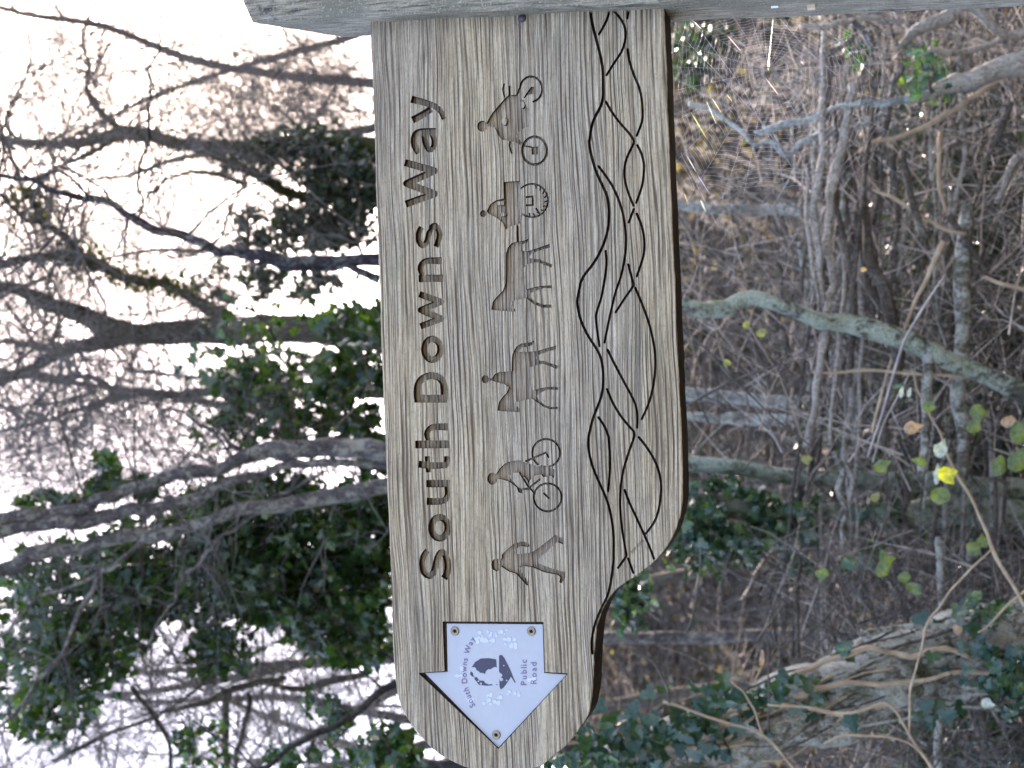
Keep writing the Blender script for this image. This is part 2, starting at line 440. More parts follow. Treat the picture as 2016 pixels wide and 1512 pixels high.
# small irregularities of an old sawn edge
t_ = np.gradient(oc, axis=0); t_ /= np.linalg.norm(t_, axis=1)[:, None]; nr = np.stack([t_[:, 1], -t_[:, 0]], 1)
oc = oc + nr * (rng.normal(0, .22, len(oc)) + .35 * np.sin(np.arange(len(oc)) * .31))[:, None]
cen = oc.mean(0)
sgn = 1 if np.sum(nr[5] * (cen - oc[5])) > 0 else -1
inner = oc + nr * sgn * 1.7

def kc(off, s=5.04):
    return lambda pts: [(off[0] + x / s, off[1] + y / s) for x, y in pts]
K1, K2, K3, K4 = kc((760, 130)), kc((760, 400)), kc((760, 640)), kc((760, 860))
G1, G2, G3, G4, G5 = kc((1100, 0)), kc((1100, 280)), kc((1100, 560)), kc((1100, 840)), kc((1100, 1100))
carves = []     # (name, Shape, depth, material)

def letter(strokes):
    allp = np.concatenate([np.array(p) for p, *_ in strokes]); x0, y0 = allp.min(0) - 20; x1, y1 = allp.max(0) + 20
    S = Shape(x0, y0, x1, y1, .7)
    for p, w, *r in strokes:
        w2 = r[0] if r else w; butt = r[1] if len(r) > 1 else True; sm = r[2] if len(r) > 2 else True
        S.stroke(p, w, w2, butt, sm)
    carves.append(('carved_letter', S, .0072, OAKC))
LW = 14.5
letter([(K4([(412, 1128), (368, 1190), (358, 1270), (378, 1350), (428, 1380), (472, 1345), (495, 1260), (520, 1175), (560, 1145), (598, 1195), (612, 1275), (606, 1350), (575, 1405)]), 11.5, 13.5)])
def ring_letter(cx, cy, rx, ry, w):
    S = Shape(cx - rx - 14, cy - ry - 14, cx + rx + 14, cy + ry + 14, .7)
    S.ell(cx, cy, rx + w / 2, ry + w / 2); S.ell(cx, cy, rx - w / 2, ry - w / 2, sub=True)
    carves.append(('carved_letter', S, .0072, OAKC))
ring_letter(*K4([(532, 902)])[0], 16.2, 20.6, 13.5)
letter([(K4([(400, 465), (638, 462)]), LW), (K4([(403, 640), (540, 640), (592, 618), (612, 560), (600, 475)]), LW, 10)])
letter([(K4([(322, 270), (420, 283), (560, 283), (600, 270), (605, 192)]), 14, 11), (K4([(408, 192), (420, 352)]), 10)])
letter([(K3([(290, 1185), (625, 1182)]), LW + .8), (K3([(612, 1010), (480, 1010), (428, 1032), (402, 1085), (430, 1165)]), LW, 9)])
letter([(K3([(280, 730), (610, 730)]), LW + 1, None, True), (K3([(312, 735), (310, 620), (350, 540), (440, 502), (525, 520), (572, 590), (580, 735)]), 14)])
ring_letter(*K3([(460, 240)])[0], 16, 20.5, 13)
letter([(K2([(340, 1222), (548, 1145), (345, 1060), (545, 978), (330, 902)]), 12.5, None, True, False)])
letter([(K2([(322, 748), (566, 744)]), LW), (K2([(552, 572), (410, 572), (355, 602), (338, 660), (372, 735)]), LW, 9)])
letter([(K2([(352, 238), (322, 300), (325, 378), (362, 420), (402, 390), (422, 310), (448, 242), (490, 222), (524, 275), (526, 350), (495, 432)]), 11)])
letter([(K1([(195, 1370), (480, 1268), (205, 1165), (480, 1040), (185, 958)]), 14, None, True, False)])
letter([(K1([(325, 862), (282, 790), (278, 715), (310, 662), (390, 650), (494, 650)]), 12.5, 14), (K1([(375, 665), (388, 760), (428, 830), (468, 808), (478, 740), (455, 660)]), 11)])
letter([(K1([(250, 328), (400, 368), (490, 402), (545, 450), (575, 528)]), 14.5, 9), (K1([(262, 535), (350, 490), (450, 425)]), 14, 13)])

def icon(name, bbox, build, depth=.0045):
    (a, b), (c, d_) = bbox; S = Shape(a, b, c, d_, .6); build(S); carves.append((name, S, depth, OAKC))
def walker(S):
    p = K4([(1095, 1270)])[0]; S.ell(*p, 10, 12.2)
    S.poly(K4([(1135, 1235), (1148, 1200), (1150, 1165), (1210, 1110), (1270, 1060), (1340, 1038), (1400, 1045), (1432, 1085), (1400, 1092), (1340, 1082), (1295, 1108), (1268, 1150), (1285, 1165), (1370, 1160), (1440, 1150), (1520, 1100), (1620, 1020), (1680, 972), (1705, 990), (1758, 1010), (1758, 1068), (1700, 1042), (1650, 1085), (1580, 1155), (1520, 1198), (1500, 1225), (1515, 1255), (1600, 1290), (1720, 1328), (1782, 1343), (1778, 1400), (1742, 1452), (1718, 1442), (1733, 1392), (1700, 1368), (1580, 1347), (1450, 1292), (1370, 1282), (1312, 1297), (1332, 1322), (1370, 1370), (1422, 1462), (1400, 1477), (1348, 1422), (1290, 1357), (1220, 1337), (1150, 1292), (1138, 1262)]))
icon('carved_walker', (K4([(1020, 940)])[0], K4([(1810, 1500)])[0]), walker)
def cyclist(S):
    S.ell(*K4([(1055, 415)])[0], 10, 11.8)
    S.poly(K4([(1090, 372), (1130, 310), (1180, 265), (1240, 240), (1320, 230), (1400, 260), (1500, 292), (1600, 300), (1672, 322), (1668, 412), (1640, 385), (1560, 402), (1540, 372), (1490, 377), (1430, 430), (1415, 470), (1400, 430), (1325, 352), (1260, 355), (1222, 390), (1235, 412), (1310, 498), (1352, 520), (1352, 560), (1315, 552), (1298, 502), (1220, 442), (1150, 422), (1100, 412)]))
    for cx, cy in ((1590, 160), (1605, 600)):
        c = K4([(cx, cy)])[0]
        ang = np.linspace(0, 2 * np.pi, 50) if cy > 300 else np.linspace(2.2, 2.2 + 6.0, 50)
        S.stroke([(c[0] + 27.6 * math.cos(a), c[1] + 27.6 * math.sin(a)) for a in ang], 4.2, smooth=False)
    for q in ([(1390, 240), (1590, 155), (1612, 200)], [(1325, 350), (1410, 490), (1462, 545)], [(1350, 520), (1412, 515)], [(1430, 500), (1525, 422)], [(1568, 562), (1616, 606)], [(1462, 205), (1475, 232)]):
        S.stroke(K4(q), 4.0, smooth=False)
icon('carved_cyclist', (K4([(970, -10)])[0], K4([(1780, 770)])[0]), cyclist, .005)
def rider(S):
    S.ell(*K3([(985, 537)])[0], 7, 8)
    S.poly(K3([(1015, 522), (1050, 532), (1080, 488), (1130, 465), (1248, 460), (1248, 370), (1255, 290), (1290, 220), (1340, 185), (1440, 172), (1468, 156), (1465, 190), (1400, 215), (1345, 222), (1312, 268), (1440, 265), (1500, 260), (1580, 235), (1688, 205), (1685, 240), (1600, 262), (1520, 292), (1488, 320), (1500, 350), (1580, 360), (1650, 385), (1716, 405), (1692, 434), (1620, 402), (1560, 382), (1470, 402), (1425, 420), (1425, 600), (1465, 652), (1540, 625), (1620, 612), (1712, 618), (1705, 642), (1600, 637), (1540, 667), (1490, 702), (1520, 750), (1580, 797), (1640, 815), (1705, 808), (1705, 832), (1630, 833), (1560, 808), (1500, 763), (1450, 727), (1380, 742), (1290, 762), (1272, 778), (1322, 830), (1330, 862), (1250, 857), (1108, 848), (1120, 770), (1160, 710), (1200, 672), (1222, 612), (1170, 582), (1090, 562), (1050, 548), (1015, 552)]), grow=.3)
icon('carved_horse_rider', (K3([(920, 130)])[0], K3([(1750, 890)])[0]), rider)
def horse(S):
    S.poly(K2([(1192, 500), (1210, 440), (1250, 395), (1310, 382), (1380, 372), (1415, 352), (1402, 388), (1330, 415), (1312, 470), (1400, 480), (1470, 460), (1560, 428), (1622, 405), (1625, 440), (1540, 462), (1450, 492), (1415, 540), (1440, 552), (1520, 558), (1600, 592), (1650, 608), (1642, 638), (1560, 602), (1490, 582), (1400, 604), (1365, 640), (1372, 800), (1390, 860), (1450, 840), (1540, 822), (1645, 817), (1645, 842), (1560, 842), (1470, 872), (1420, 902), (1420, 930), (1480, 978), (1560, 1008), (1642, 1008), (1642, 1036), (1560, 1037), (1470, 1002), (1390, 938), (1330, 952), (1250, 972), (1242, 1000), (1282, 1060), (1272, 1077), (1046, 1057), (1060, 980), (1100, 930), (1160, 870), (1188, 800), (1192, 700)]), grow=.3)
    S.stroke(K2([(1303, 230), (1305, 300), (1318, 470)]), 3.8)
icon('carved_horse', (K2([(1010, 200)])[0], K2([(1690, 1110)])[0]), horse)
def carriage(S):
    S.ell(*K1([(965, 1465)])[0], 6.5, 6.8)
    S.poly(K1([(1165, 1150), (1330, 1140), (1338, 1300), (1345, 1400), (1350, 1512), (1330, 1562), (1235, 1590), (1188, 1622), (1160, 1555), (1100, 1508), (1015, 1462), (998, 1440), (1035, 1370), (1090, 1332), (1170, 1315)]))
    S.poly(K1([(1105, 1345), (1172, 1338), (1172, 1380), (1105, 1382)]), sub=True)
    S.stroke(K1([(1150, 1475), (1175, 1472)]), 7, sub=True)
    c = K1([(1450, 1335)])[0]
    S.stroke([(c[0] + 31.5 * math.cos(a), c[1] + 33 * math.sin(a)) for a in np.linspace(-2.35, 2.2, 40)], 3.6, smooth=False)
    for a in np.linspace(-1.35, 1.7, 10):
        S.stroke([(c[0] + 31 * math.cos(a), c[1] + 32 * math.sin(a)), (c[0] + 25 * math.cos(a + .1), c[1] + 26 * math.sin(a + .1))], 2.8, smooth=False)
    S.stroke(K1([(1490, 1415), (1535, 1475)]), 3.5, smooth=False)
    S.stroke(K1([(1395, 1300), (1455, 1295), (1458, 1380), (1395, 1382)]), 4, smooth=False)
icon('carved_carriage', (K1([(905, 1100)])[0], K1([(1660, 1660)])[0]), carriage)
def motorbike(S):
    S.ell(*K1([(955, 597)])[0], 10, 10.8)
    S.poly(K1([(1000, 560), (1050, 470), (1110, 400), (1180, 320), (1212, 290), (1300, 285), (1330, 322), (1370, 345), (1395, 410), (1400, 480), (1390, 600), (1322, 650), (1290, 695), (1352, 762), (1335, 785), (1282, 752), (1215, 742), (1150, 730), (1110, 680), (1080, 612), (1030, 600), (1000, 600)]))
    S.ell(*K1([(1175, 545)])[0], 5.5, 8, sub=True); S.ell(*K1([(1352, 385)])[0], 4.5, 6.5, sub=True)
    S.poly(K1([(1385, 405), (1425, 430), (1420, 610), (1380, 600)]))
    for cx, cy, r, w, a0, a1 in ((1440, 230, 22, 4.6, -2.9, 1.35), (1475, 840, 24.5, 5.2, 0, 6.29)):
        c = K1([(cx, cy)])[0]
        S.stroke([(c[0] + r * math.cos(a), c[1] + (r + 3) * math.sin(a)) for a in np.linspace(a0, a1, 40)], w, smooth=False)
    S.stroke(K1([(1300, 290), (1330, 215)]), 4)
    S.poly(K1([(1405, 250), (1440, 205), (1470, 210), (1468, 275), (1400, 290), (1380, 320), (1365, 315)]))
    S.poly(K1([(1445, 800), (1512, 800), (1512, 878), (1445, 878)]))
    S.stroke(K1([(1360, 790), (1440, 805)]), 3.4)
    S.stroke(K1([(1172, 180), (1160, 230), (1175, 300)]), 3.4); S.stroke(K1([(1226, 205), (1228, 285)]), 3.8)
    S.stroke(K1([(1235, 745), (1225, 790), (1248, 862)]), 3.8)
icon('carved_motorbike', (K1([(880, 70)])[0], K1([(1640, 1040)])[0]), motorbike)

Wv = [G1([(315, 20), (315, 100), (330, 220), (375, 400), (415, 560), (438, 700), (440, 850), (440, 960), (415, 1060), (360, 1160), (325, 1260), (308, 1380)]) + G2([(303, 0), (315, 90), (345, 210), (375, 300), (430, 420), (475, 520), (495, 620), (500, 730), (490, 850), (460, 970), (410, 1090), (340, 1210), (260, 1310), (215, 1400)]) + G3([(205, 50), (185, 150), (190, 230), (215, 340), (260, 450), (310, 540), (370, 630), (415, 720), (437, 830), (442, 940), (435, 1050), (410, 1150), (370, 1250), (330, 1360)]) + G4([(320, 0), (300, 80), (293, 180), (310, 300), (345, 420), (400, 550), (455, 670), (500, 800), (530, 950), (545, 1100), (545, 1300)]) + G5([(545, 0), (535, 110), (515, 240), (490, 350), (450, 440), (397, 550), (357, 660), (333, 770), (328, 880), (333, 940)]),
      G1([(510, 60), (500, 120), (480, 190), (440, 270), (400, 340)]),
      G1([(500, 60), (540, 100), (610, 180), (650, 250), (665, 330), (655, 420), (625, 510), (560, 610), (475, 745)]),
      G1([(700, 60), (695, 100), (682, 180)]),
      G1([(685, 490), (700, 600), (745, 740), (795, 860), (820, 960), (832, 1080), (828, 1200), (775, 1345)]),
      G1([(470, 1010), (520, 1100), (600, 1210), (680, 1300), (740, 1380)]) + G2([(742, 15), (700, 100), (665, 190), (650, 290), (660, 390), (690, 500), (742, 630)]),
      G2([(745, 665), (695, 795)]),
      G2([(780, 30), (820, 110), (845, 210), (845, 300), (825, 440), (770, 600)]),
      G2([(395, 240), (450, 310), (530, 430), (590, 560), (635, 700), (660, 850), (668, 1000), (655, 1150), (620, 1320), (570, 1470)]) + G3([(540, 170), (500, 350), (455, 575)]),
      G2([(465, 1080), (475, 1180), (465, 1300), (435, 1480)]) + G3([(420, 140), (375, 280), (370, 340), (385, 480), (405, 610)]),
      G2([(775, 710), (820, 820), (845, 930), (850, 1050), (835, 1150), (775, 1330)]),
      G2([(690, 1215), (735, 1385)]) + G3([(735, 20), (660, 130), (565, 275)]),
      G3([(760, 35), (830, 200), (900, 400), (945, 600), (958, 750), (955, 880), (930, 1050), (885, 1200), (825, 1335)]),
      G3([(485, 650), (560, 800), (650, 970), (730, 1120), (770, 1220), (780, 1320), (778, 1420)]),
      G3([(480, 1040), (540, 1180), (620, 1310), (700, 1410)]) + G4([(752, 75), (700, 240), (645, 420), (615, 600), (610, 800), (625, 980), (650, 1150), (672, 1270)]),
      G4([(668, 1290), (590, 1400)]),
      G3([(395, 1320), (450, 1400), (488, 1490)]) + G4([(497, 130), (508, 280), (507, 440), (490, 640)]),
      G4([(795, 105), (870, 200), (950, 330), (995, 450), (1015, 560), (1012, 700), (985, 850), (940, 960), (865, 1060)]),
      G4([(655, 630), (700, 750), (770, 900), (850, 1075), (900, 1190), (945, 1310)]),
      G4([(690, 1310), (740, 1450)])]
WS = Shape(1120, 0, 1320, 1305, .8)
for i, w in enumerate(Wv):
    WS.stroke(w, 5.2 if i else 6.0, 4.8 if i else 5.0)
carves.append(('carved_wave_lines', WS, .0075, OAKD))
FS = Shape(1230, 1050, 1280, 1100, .7); FS.stroke(G4([(840, 1125), (722, 1250)]), 5.5, butt=True)
carves.append(('carved_shallow_line', FS, .0012, OAKC))

# recess of the arrow plate
AP = kc((800, 1200), 5.215)
RS = Shape(800, 1200, 1140, 1500, .8)
RS.poly(AP([(372, 122), (1408, 126), (1422, 642), (1662, 656), (945, 1432), (122, 652), (390, 633)]))
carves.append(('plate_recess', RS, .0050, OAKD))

allloops = []
for k, (nm, S, dep, mt) in enumerate(carves):
    L = S.contours(); allloops.append(L)

# front face with the openings, chamfer, sides and back
face_loops = [[tuple(p) for p in inner]] + [l for L in allloops for l in L]
V, F = cdt(face_loops)
Cc = V[F].mean(axis=1)
keep = np.ones(len(F), bool)
px, py_ = inner[:, 0], inner[:, 1]; ins = np.zeros(len(F), bool)
for i in range(len(inner)):
    a = inner[i]; b = inner[(i + 1) % len(inner)]
    if a[1] != b[1]:
        ins ^= ((a[1] > Cc[:, 1]) != (b[1] > Cc[:, 1])) & (Cc[:, 0] < (b[0] - a[0]) * (Cc[:, 1] - a[1]) / (b[1] - a[1]) + a[0])
keep &= ins
for nm, S, dep, mt in carves: keep &= ~(S.at(Cc[:, 0], Cc[:, 1]) < 0)
bd = MB()
bd.add([tuple(Py(x, y, D)) for x, y in V], [tuple(f) for f in F[keep]])
TH = .043; n = len(oc)
r0 = [Py(x, y, D) for x, y in inner]; r1 = [Py(x, y, D) + Vector((0, .0012, 0)) for x, y in oc]
r2 = [p + Vector((0, TH - .002, 0)) for p in r1]; r3 = [p + Vector((0, TH, 0)) for p in r0]
bd.add([tuple(p) for r in (r0, r1, r2, r3) for p in r],
       [(k * n + i, k * n + (i + 1) % n, (k + 1) * n + (i + 1) % n, (k + 1) * n + i) for k in range(3) for i in range(n)] + [tuple(range(3 * n, 4 * n))])
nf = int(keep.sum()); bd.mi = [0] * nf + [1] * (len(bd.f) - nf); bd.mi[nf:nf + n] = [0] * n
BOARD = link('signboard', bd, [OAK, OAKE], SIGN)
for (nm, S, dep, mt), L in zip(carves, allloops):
    link(nm, carve_mesh(S, L, dep), [mt, OAKSH], BOARD)

# the post: chamfered, its top cut on a slope to the back, slotted for the arm
pa, pb = Py(723, 44, D), Py(1309, 16, D); ax = (pb - pa).normalized()
def post_pt(t): return pa + ax * t       # t metres down from the board's upper edge
YF, YB, PW, CH = D - .027, D + .056, .095, .007
topF, topB = -.140, -.055
sec = [(0, YF + CH), (CH, YF), (PW - CH, YF), (PW, YF + CH), (PW, YB - CH), (PW - CH, YB), (CH, YB), (0, YB - CH)]
pm = MB(); levels = []
tgt = post_pt((pa.z + .02) / -ax.z)
down = np.linspace(0, 1, 46)
for k, f in enumerate(down):
    ring = []
    for q, (xx, yy) in enumerate(sec):
        tt = topF + (topB - topF) * (yy - YF) / (YB - YF) + .018 * (1 - xx / PW) ** 2
        tt += .012 * math.sin(q * 2.3)* (1 if k == 0 else 0)
        end = (pa.z + .05) / -ax.z
        t = tt + (end - tt) * f ** 1.4
        p = post_pt(t); j = .0007 * math.sin(k * 1.9 + q * 2.1) if k else 0
        ring.append((p.x + xx + j, yy + .0006 * math.sin(k * 2.7 + q), p.z))
    levels.append(ring)
pm.add([v for r in levels for v in r], [(k * 8 + i, k * 8 + (i + 1) % 8, k * 8 + 8 + (i + 1) % 8, k * 8 + 8 + i) for k in range(45) for i in range(8)] + [tuple(range(8)), tuple(range(360, 368))[::-1]])
POST = link('post', pm, POSTM, SIGN)
# bolt through the post beside the arm, and galvanised staples lower down
bm_ = MB(); c = Py(1028, 36, D)
hemi = []
for k in range(5):
    a = k / 4 * math.pi / 2
    for j in range(12): hemi.append((c.x + .0042 * math.cos(a) * math.cos(j * math.pi / 6), c.y - .0006 - .0028 * math.sin(a), c.z + .0042 * math.cos(a) * math.sin(j * math.pi / 6)))
bm_.add(hemi, [(k * 12 + i, k * 12 + (i + 1) % 12, k * 12 + 12 + (i + 1) % 12, k * 12 + 12 + i) for k in range(4) for i in range(12)])
link('bolt', bm_, mat_plain('old_bolt', (.06, .06, .075), .5, .5, .4), SIGN, True)
for (x, y, L_, mt) in ((1597, 9, 9, mat_plain('pale_peg', (.60, .50, .38))), (1525, 5, 8, mat_plain('paint_fleck', (.75, .80, .82)))):
    b = MB(); c = Py(x, y, D + .012); h = .0016 * L_ / 4
    b.add([(c.x - .0012 + i, c.y + j, c.z + k) for i in (-.003, .002) for j in (-h, h) for k in (-h, h)], [(0, 1, 3, 2), (4, 6, 7, 5), (0, 4, 5, 1), (2, 3, 7, 6), (0, 2, 6, 4), (1, 5, 7, 3)])
    link('peg', b, mt, SIGN)

# ---- the arrow plate
PD = D + .0028
plate_px = AP([(415, 145), (1400, 152), (1414, 653), (1645, 668), (945, 1418), (192, 652), (425, 641)])
S = Shape(810, 1205, 1135, 1495, .8); S.poly(plate_px)
Lp = S.contours()
pb_ = MB(); V, F = cdt(Lp); c = V[F].mean(axis=1); kp = S.at(c[:, 0], c[:, 1]) < 0
pb_.add([tuple(Py(x, y, PD)) for x, y in V], [tuple(f) for f in F[kp]])
for L in Lp:
    n = len(L); a = [Py(x, y, PD) for x, y in L]
    pb_.add([tuple(p) for p in a] + [tuple(p + Vector((0, .0018, 0))) for p in a], [(i, (i + 1) % n, n + (i + 1) % n, n + i) for i in range(n)])
PLT = link('arrow_plate', pb_, PLATE, SIGN)

def printed(name, build, bbox, mat, lift=.0003, res=.4):
    (a, b), (c2, d2) = bbox; S = Shape(a, b, c2, d2, res); build(S); L = S.contours(.05)
    if not L: return
    mb = MB(); V, F = cdt(L); c = V[F].mean(axis=1); kp = S.at(c[:, 0], c[:, 1]) < 0
    fr = [Py(x, y, PD) - Vector((0, lift, 0)) for x, y in V]
    mb.add([tuple(p) for p in fr], [tuple(f) for f in F[kp]])
    for l in L:
        n = len(l); aa = [Py(x, y, PD) - Vector((0, lift, 0)) for x, y in l]
        mb.add([tuple(p) for p in aa] + [tuple(p + Vector((0, lift * .8, 0))) for p in aa], [(i, (i + 1) % n, n + (i + 1) % n, n + i) for i in range(n)])
    return link(name, mb, mat, PLT)
blobs = [(690, 620, 30), (720, 660, 36), (770, 690, 42), (820, 700, 44), (860, 660, 50), (905, 640, 46), (900, 720, 55), (850, 730, 40), (930, 680, 45), (910, 610, 22), (765, 760, 12), (818, 745, 14), (968, 675, 18), (975, 718, 18), (1000, 575, 8), (1030, 728, 9), (1040, 640, 4), (900, 770, 12), (690, 700, 12), (740, 735, 10)]
def nut(S):
    S.poly(AP([(922, 512), (850, 500), (765, 503), (705, 540), (668, 600), (655, 665), (690, 700), (722, 740), (745, 772), (830, 782), (935, 772), (932, 640)]))
    for x, y, r in blobs: S.ell(*AP([(x, y)])[0], r / 5.215, r / 5.215, sub=True)
printed('acorn_nut', nut, (AP([(630, 470)])[0], AP([(945, 800)])[0]), INK)
def cup(S):
    S.poly(AP([(960, 466), (985, 470), (1010, 505), (1060, 600), (1095, 690), (1122, 750), (1115, 752), (1075, 690), (1040, 745), (1000, 800), (970, 820), (957, 790), (952, 620), (952, 480)]))
    for x, y, r in blobs: S.ell(*AP([(x, y)])[0], r / 5.215, r / 5.215, sub=True)
printed('acorn_cup', cup, (AP([(940, 440)])[0], AP([(1140, 840)])[0]), INK)
# blistered film
def blist(S):
    r3_ = random.Random(4)
    for cx, cy, sx, sy, k in ((1060, 350, 75, 55, 13), (850, 270, 110, 60, 18), (780, 330, 60, 40, 8), (880, 910, 90, 60, 12), (1100, 830, 60, 50, 7), (540, 640, 40, 50, 6), (690, 910, 40, 30, 5), (1010, 220, 40, 30, 4), (1290, 730, 45, 30, 6)):
        for _ in range(k):
            x, y = cx + r3_.uniform(-sx, sx), cy + r3_.uniform(-sy, sy); r = r3_.uniform(8, 24) / 5.215
            S.ell(*AP([(x, y)])[0], r, r)
printed('lifted_film', blist, (AP([(400, 150)])[0], AP([(1400, 1000)])[0]), BLIS, .00045, .6)['kind'] = 'stuff'

_glyphs = {}
def glyph(ch):
    if ch not in _glyphs:
        cu = bpy.data.curves.new('g', 'FONT'); cu.body = ch; cu.size = 1.0; cu.resolution_u = 4
        ob = bpy.data.objects.new('g', cu); COL.objects.link(ob)
        bpy.context.view_layer.update()
        me = ob.evaluated_get(bpy.context.evaluated_depsgraph_get()).to_mesh()
        v = np.array([tuple(q.co) for q in me.vertices]); f = [tuple(p.vertices) for p in me.polygons]
        _glyphs[ch] = (v, f)
        bpy.data.objects.remove(ob); bpy.data.curves.remove(cu)
    return _glyphs[ch]
def print_glyph(ch, x, y, up, right, size, mat):
    """x, y: middle of the baseline in photo pixels; up/right: unit directions in the photo"""
    v, f = glyph(ch); cx = (v[:, 0].max() + v[:, 0].min()) / 2
    pts = []
    for q in v:
        a, b = (q[0] - cx) * size, q[1] * size
        p = Py(x + right[0] * a + up[0] * b, y + right[1] * a + up[1] * b, PD); pts.append((p.x, p.y - .00055, p.z))
    mb = MB(); mb.add(pts, f); link('printed_letter', mb, mat, PLT)
def adv(ch):
    v, f = glyph(ch); return v[:, 0].max() - v[:, 0].min() + .13
# words round the arc
cx0, cy0 = AP([(1311, 643)])[0]; R_ = 692 / 5.215; size = 15.8
word = 'South Downs Way'
tot = sum(adv(c) if c != ' ' else .42 for c in word) * size
s = -tot / 2
for ch in word:
    a = (adv(ch) if ch != ' ' else .42) * size
    if ch != ' ':
        th = (s + a / 2) / R_       # from lower to upper along the arc
        up = (-math.cos(th), -math.sin(th)); rt = (math.sin(th), -math.cos(th))
        print_glyph(ch, cx0 + up[0] * R_, cy0 + up[1] * R_, up, rt, size, INKP)
    s += a
for word, bx, y0, y1, size in (('Public', 1236, 787, 503, 17.0), ('Road', 1337, 772, 532, 17.0)):
    X, Y0_ = AP([(bx, y0)])[0]; _, Y1_ = AP([(bx, y1)])[0]
    tot = sum(adv(c) for c in word) * size; k = (Y0_ - Y1_) / tot; s = 0
    for ch in word:
        a = adv(ch) * size * k
        print_glyph(ch, X, Y0_ - s - a / 2, (-1, 0), (0, -1), size, INKP); s += a
# screws
for x, y in ((500, 220), (1285, 222), (925, 1285)):
    X, Y = AP([(x, y)])[0]; c = Py(X, Y, PD); r = 9.2 / FPX * D
    b = MB(); v = []
    prof = [(1.0, 0), (1.0, .0008), (.8, .0013), (.42, .0011), (.36, .0002), (0.05, .0002)]
    for rr, h in prof:
        for j in range(18): v.append((c.x + r * rr * math.cos(j * math.pi / 9), c.y - h, c.z + r * rr * math.sin(j * math.pi / 9)))
    b.add(v, [(k * 18 + i, k * 18 + (i + 1) % 18, k * 18 + 18 + (i + 1) % 18, k * 18 + 18 + i) for k in range(4) for i in range(18)])
    link('screw', b, SCREW, PLT, True)
    b = MB(); b.add([(c.x + r * .4 * (1 if j % 2 else .72) * math.cos(j * math.pi / 6), c.y - .0010, c.z + r * .4 * (1 if j % 2 else .72) * math.sin(j * math.pi / 6)) for j in range(12)], [tuple(range(12))])
    link('screw_socket', b, BLACK, PLT)


# ================================================================== terrain
def smooth(a, b, t):
    t = min(1, max(0, (t - a) / (b - a))); return t * t * (3 - 2 * t)
def hz(x, y):
    z = 5.5 * smooth(3.6, 17, y) + .018 * max(0, y - 17)
    z += .10 * math.sin(x * 1.3 + y * .7) * smooth(3, 6, y) + .06 * math.sin(x * 3.1 - y * 2.3) * smooth(3, 6, y)
    z += .12 * math.sin(x * .5 + 1) * smooth(5, 9, y)
    return z
g = MB()
xs = np.unique(np.concatenate([np.linspace(-400, -16, 9), np.linspace(-16, 16, 110), np.linspace(16, 400, 9)]))
ys = np.unique(np.concatenate([np.linspace(-300, -6, 8), np.linspace(-6, 26, 120), np.linspace(26, 500, 10)]))
g.add([(x, y, hz(x, y)) for y in ys for x in xs], [(j * len(xs) + i, j * len(xs) + i + 1, (j + 1) * len(xs) + i + 1, (j + 1) * len(xs) + i) for j in range(len(ys) - 1) for i in range(len(xs) - 1)])
GM = NT('woodland_floor')
_a = GM.noise(GM.mapped((14, 14, 14)), 1, 6, .7); _b = GM.noise(GM.mapped((1.2, 1.2, 1.2)), 1, 3); _d = GM.noise(GM.mapped((60, 60, 60)), 1, 3)
_c = GM.ramp(_a, [(.33, (.014, .012, .010)), (.48, (.048, .039, .031)), (.60, (.09, .072, .058)), (.70, (.19, .155, .125))])
_c = GM.mix(GM.ramp(_b, [(.52, 0.0), (.70, .55)]), _c, (.07, .085, .035))
sepg = GM.N.new('ShaderNodeSeparateXYZ'); GM.L.new(GM.geo.outputs['Position'], sepg.inputs[0])
bounce_earth = GM.ramp(GM.math('MULTIPLY', GM.math('SUBTRACT', 2.2, sepg.outputs[1]), 1.5), [(.0, 0.0), (1.0, 1.0)])
_c = GM.mix(bounce_earth, _c, GM.mix(_a, (.06, .055, .035), (.15, .13, .09)))      # unseen earth in front, added and toned for its bounce light
GM.col(_c); GM.rough(.95, .15); GM.bump(GM.math('ADD', _a, _d), 1.0, .05)
link('ground', g, GM.m, kind='structure', smooth=True)

# ------------------------------------------------------------------ materials of the wood
B_LICH = mat_bark('lichen_bark', (.07, .07, .06), (.21, .20, .165), (.46, .53, .42), .62, 1.6, (.10, .13, .04), .15)
B_GREY = mat_bark('grey_bark', (.055, .050, .040), (.145, .13, .105), (.28, .28, .22), .25, .9)
B_DARK = mat_bark('dark_bark', (.020, .019, .017), (.062, .056, .048), (.20, .21, .17), .12, .8)
B_MOSS = mat_bark('mossy_bark', (.035, .033, .022), (.09, .085, .06), (.17, .19, .10), .25, 1, (.055, .075, .018), .85)
B_IVYT = mat_bark('old_ivied_bark', (.10, .088, .068), (.31, .275, .22), (.54, .56, .50), .56, 1.6, (.08, .09, .045), .22)
B_ASH = mat_bark('pale_mottled_bark', (.07, .062, .066), (.22, .205, .21), (.42, .42, .36), .40, 2.0)
B_STEM = mat_bark('mossy_lichen_bark', (.08, .075, .06), (.22, .21, .17), (.44, .52, .43), .68, 1.9, (.07, .09, .03), .3)
B_UPPER = mat_bark('backlit_mottled_bark', (.030, .028, .034), (.10, .095, .11), (.26, .28, .26), .38, 2.2)  # mottled bark of the upper trunk, backlit darkness put into its colour
B_WHITE = mat_bark('white_lichen_bark', (.22, .235, .23), (.44, .48, .48), (.62, .72, .70), .45, 1.6)
B_ROD = mat_bark('hazel_rod_bark', (.28, .25, .215), (.64, .585, .51), (.50, .50, .45), .25, 2.0)
B_RODD = mat_bark('dark_rod_bark', (.07, .06, .05), (.21, .18, .15), (.3, .3, .26), .15, 2.0)
TW_B = mat_twig('brown_twigs', (.014, .012, .011), (.105, .096, .086))
TW_D = mat_twig('dark_twigs', (.035, .032, .031), (.10, .092, .088))
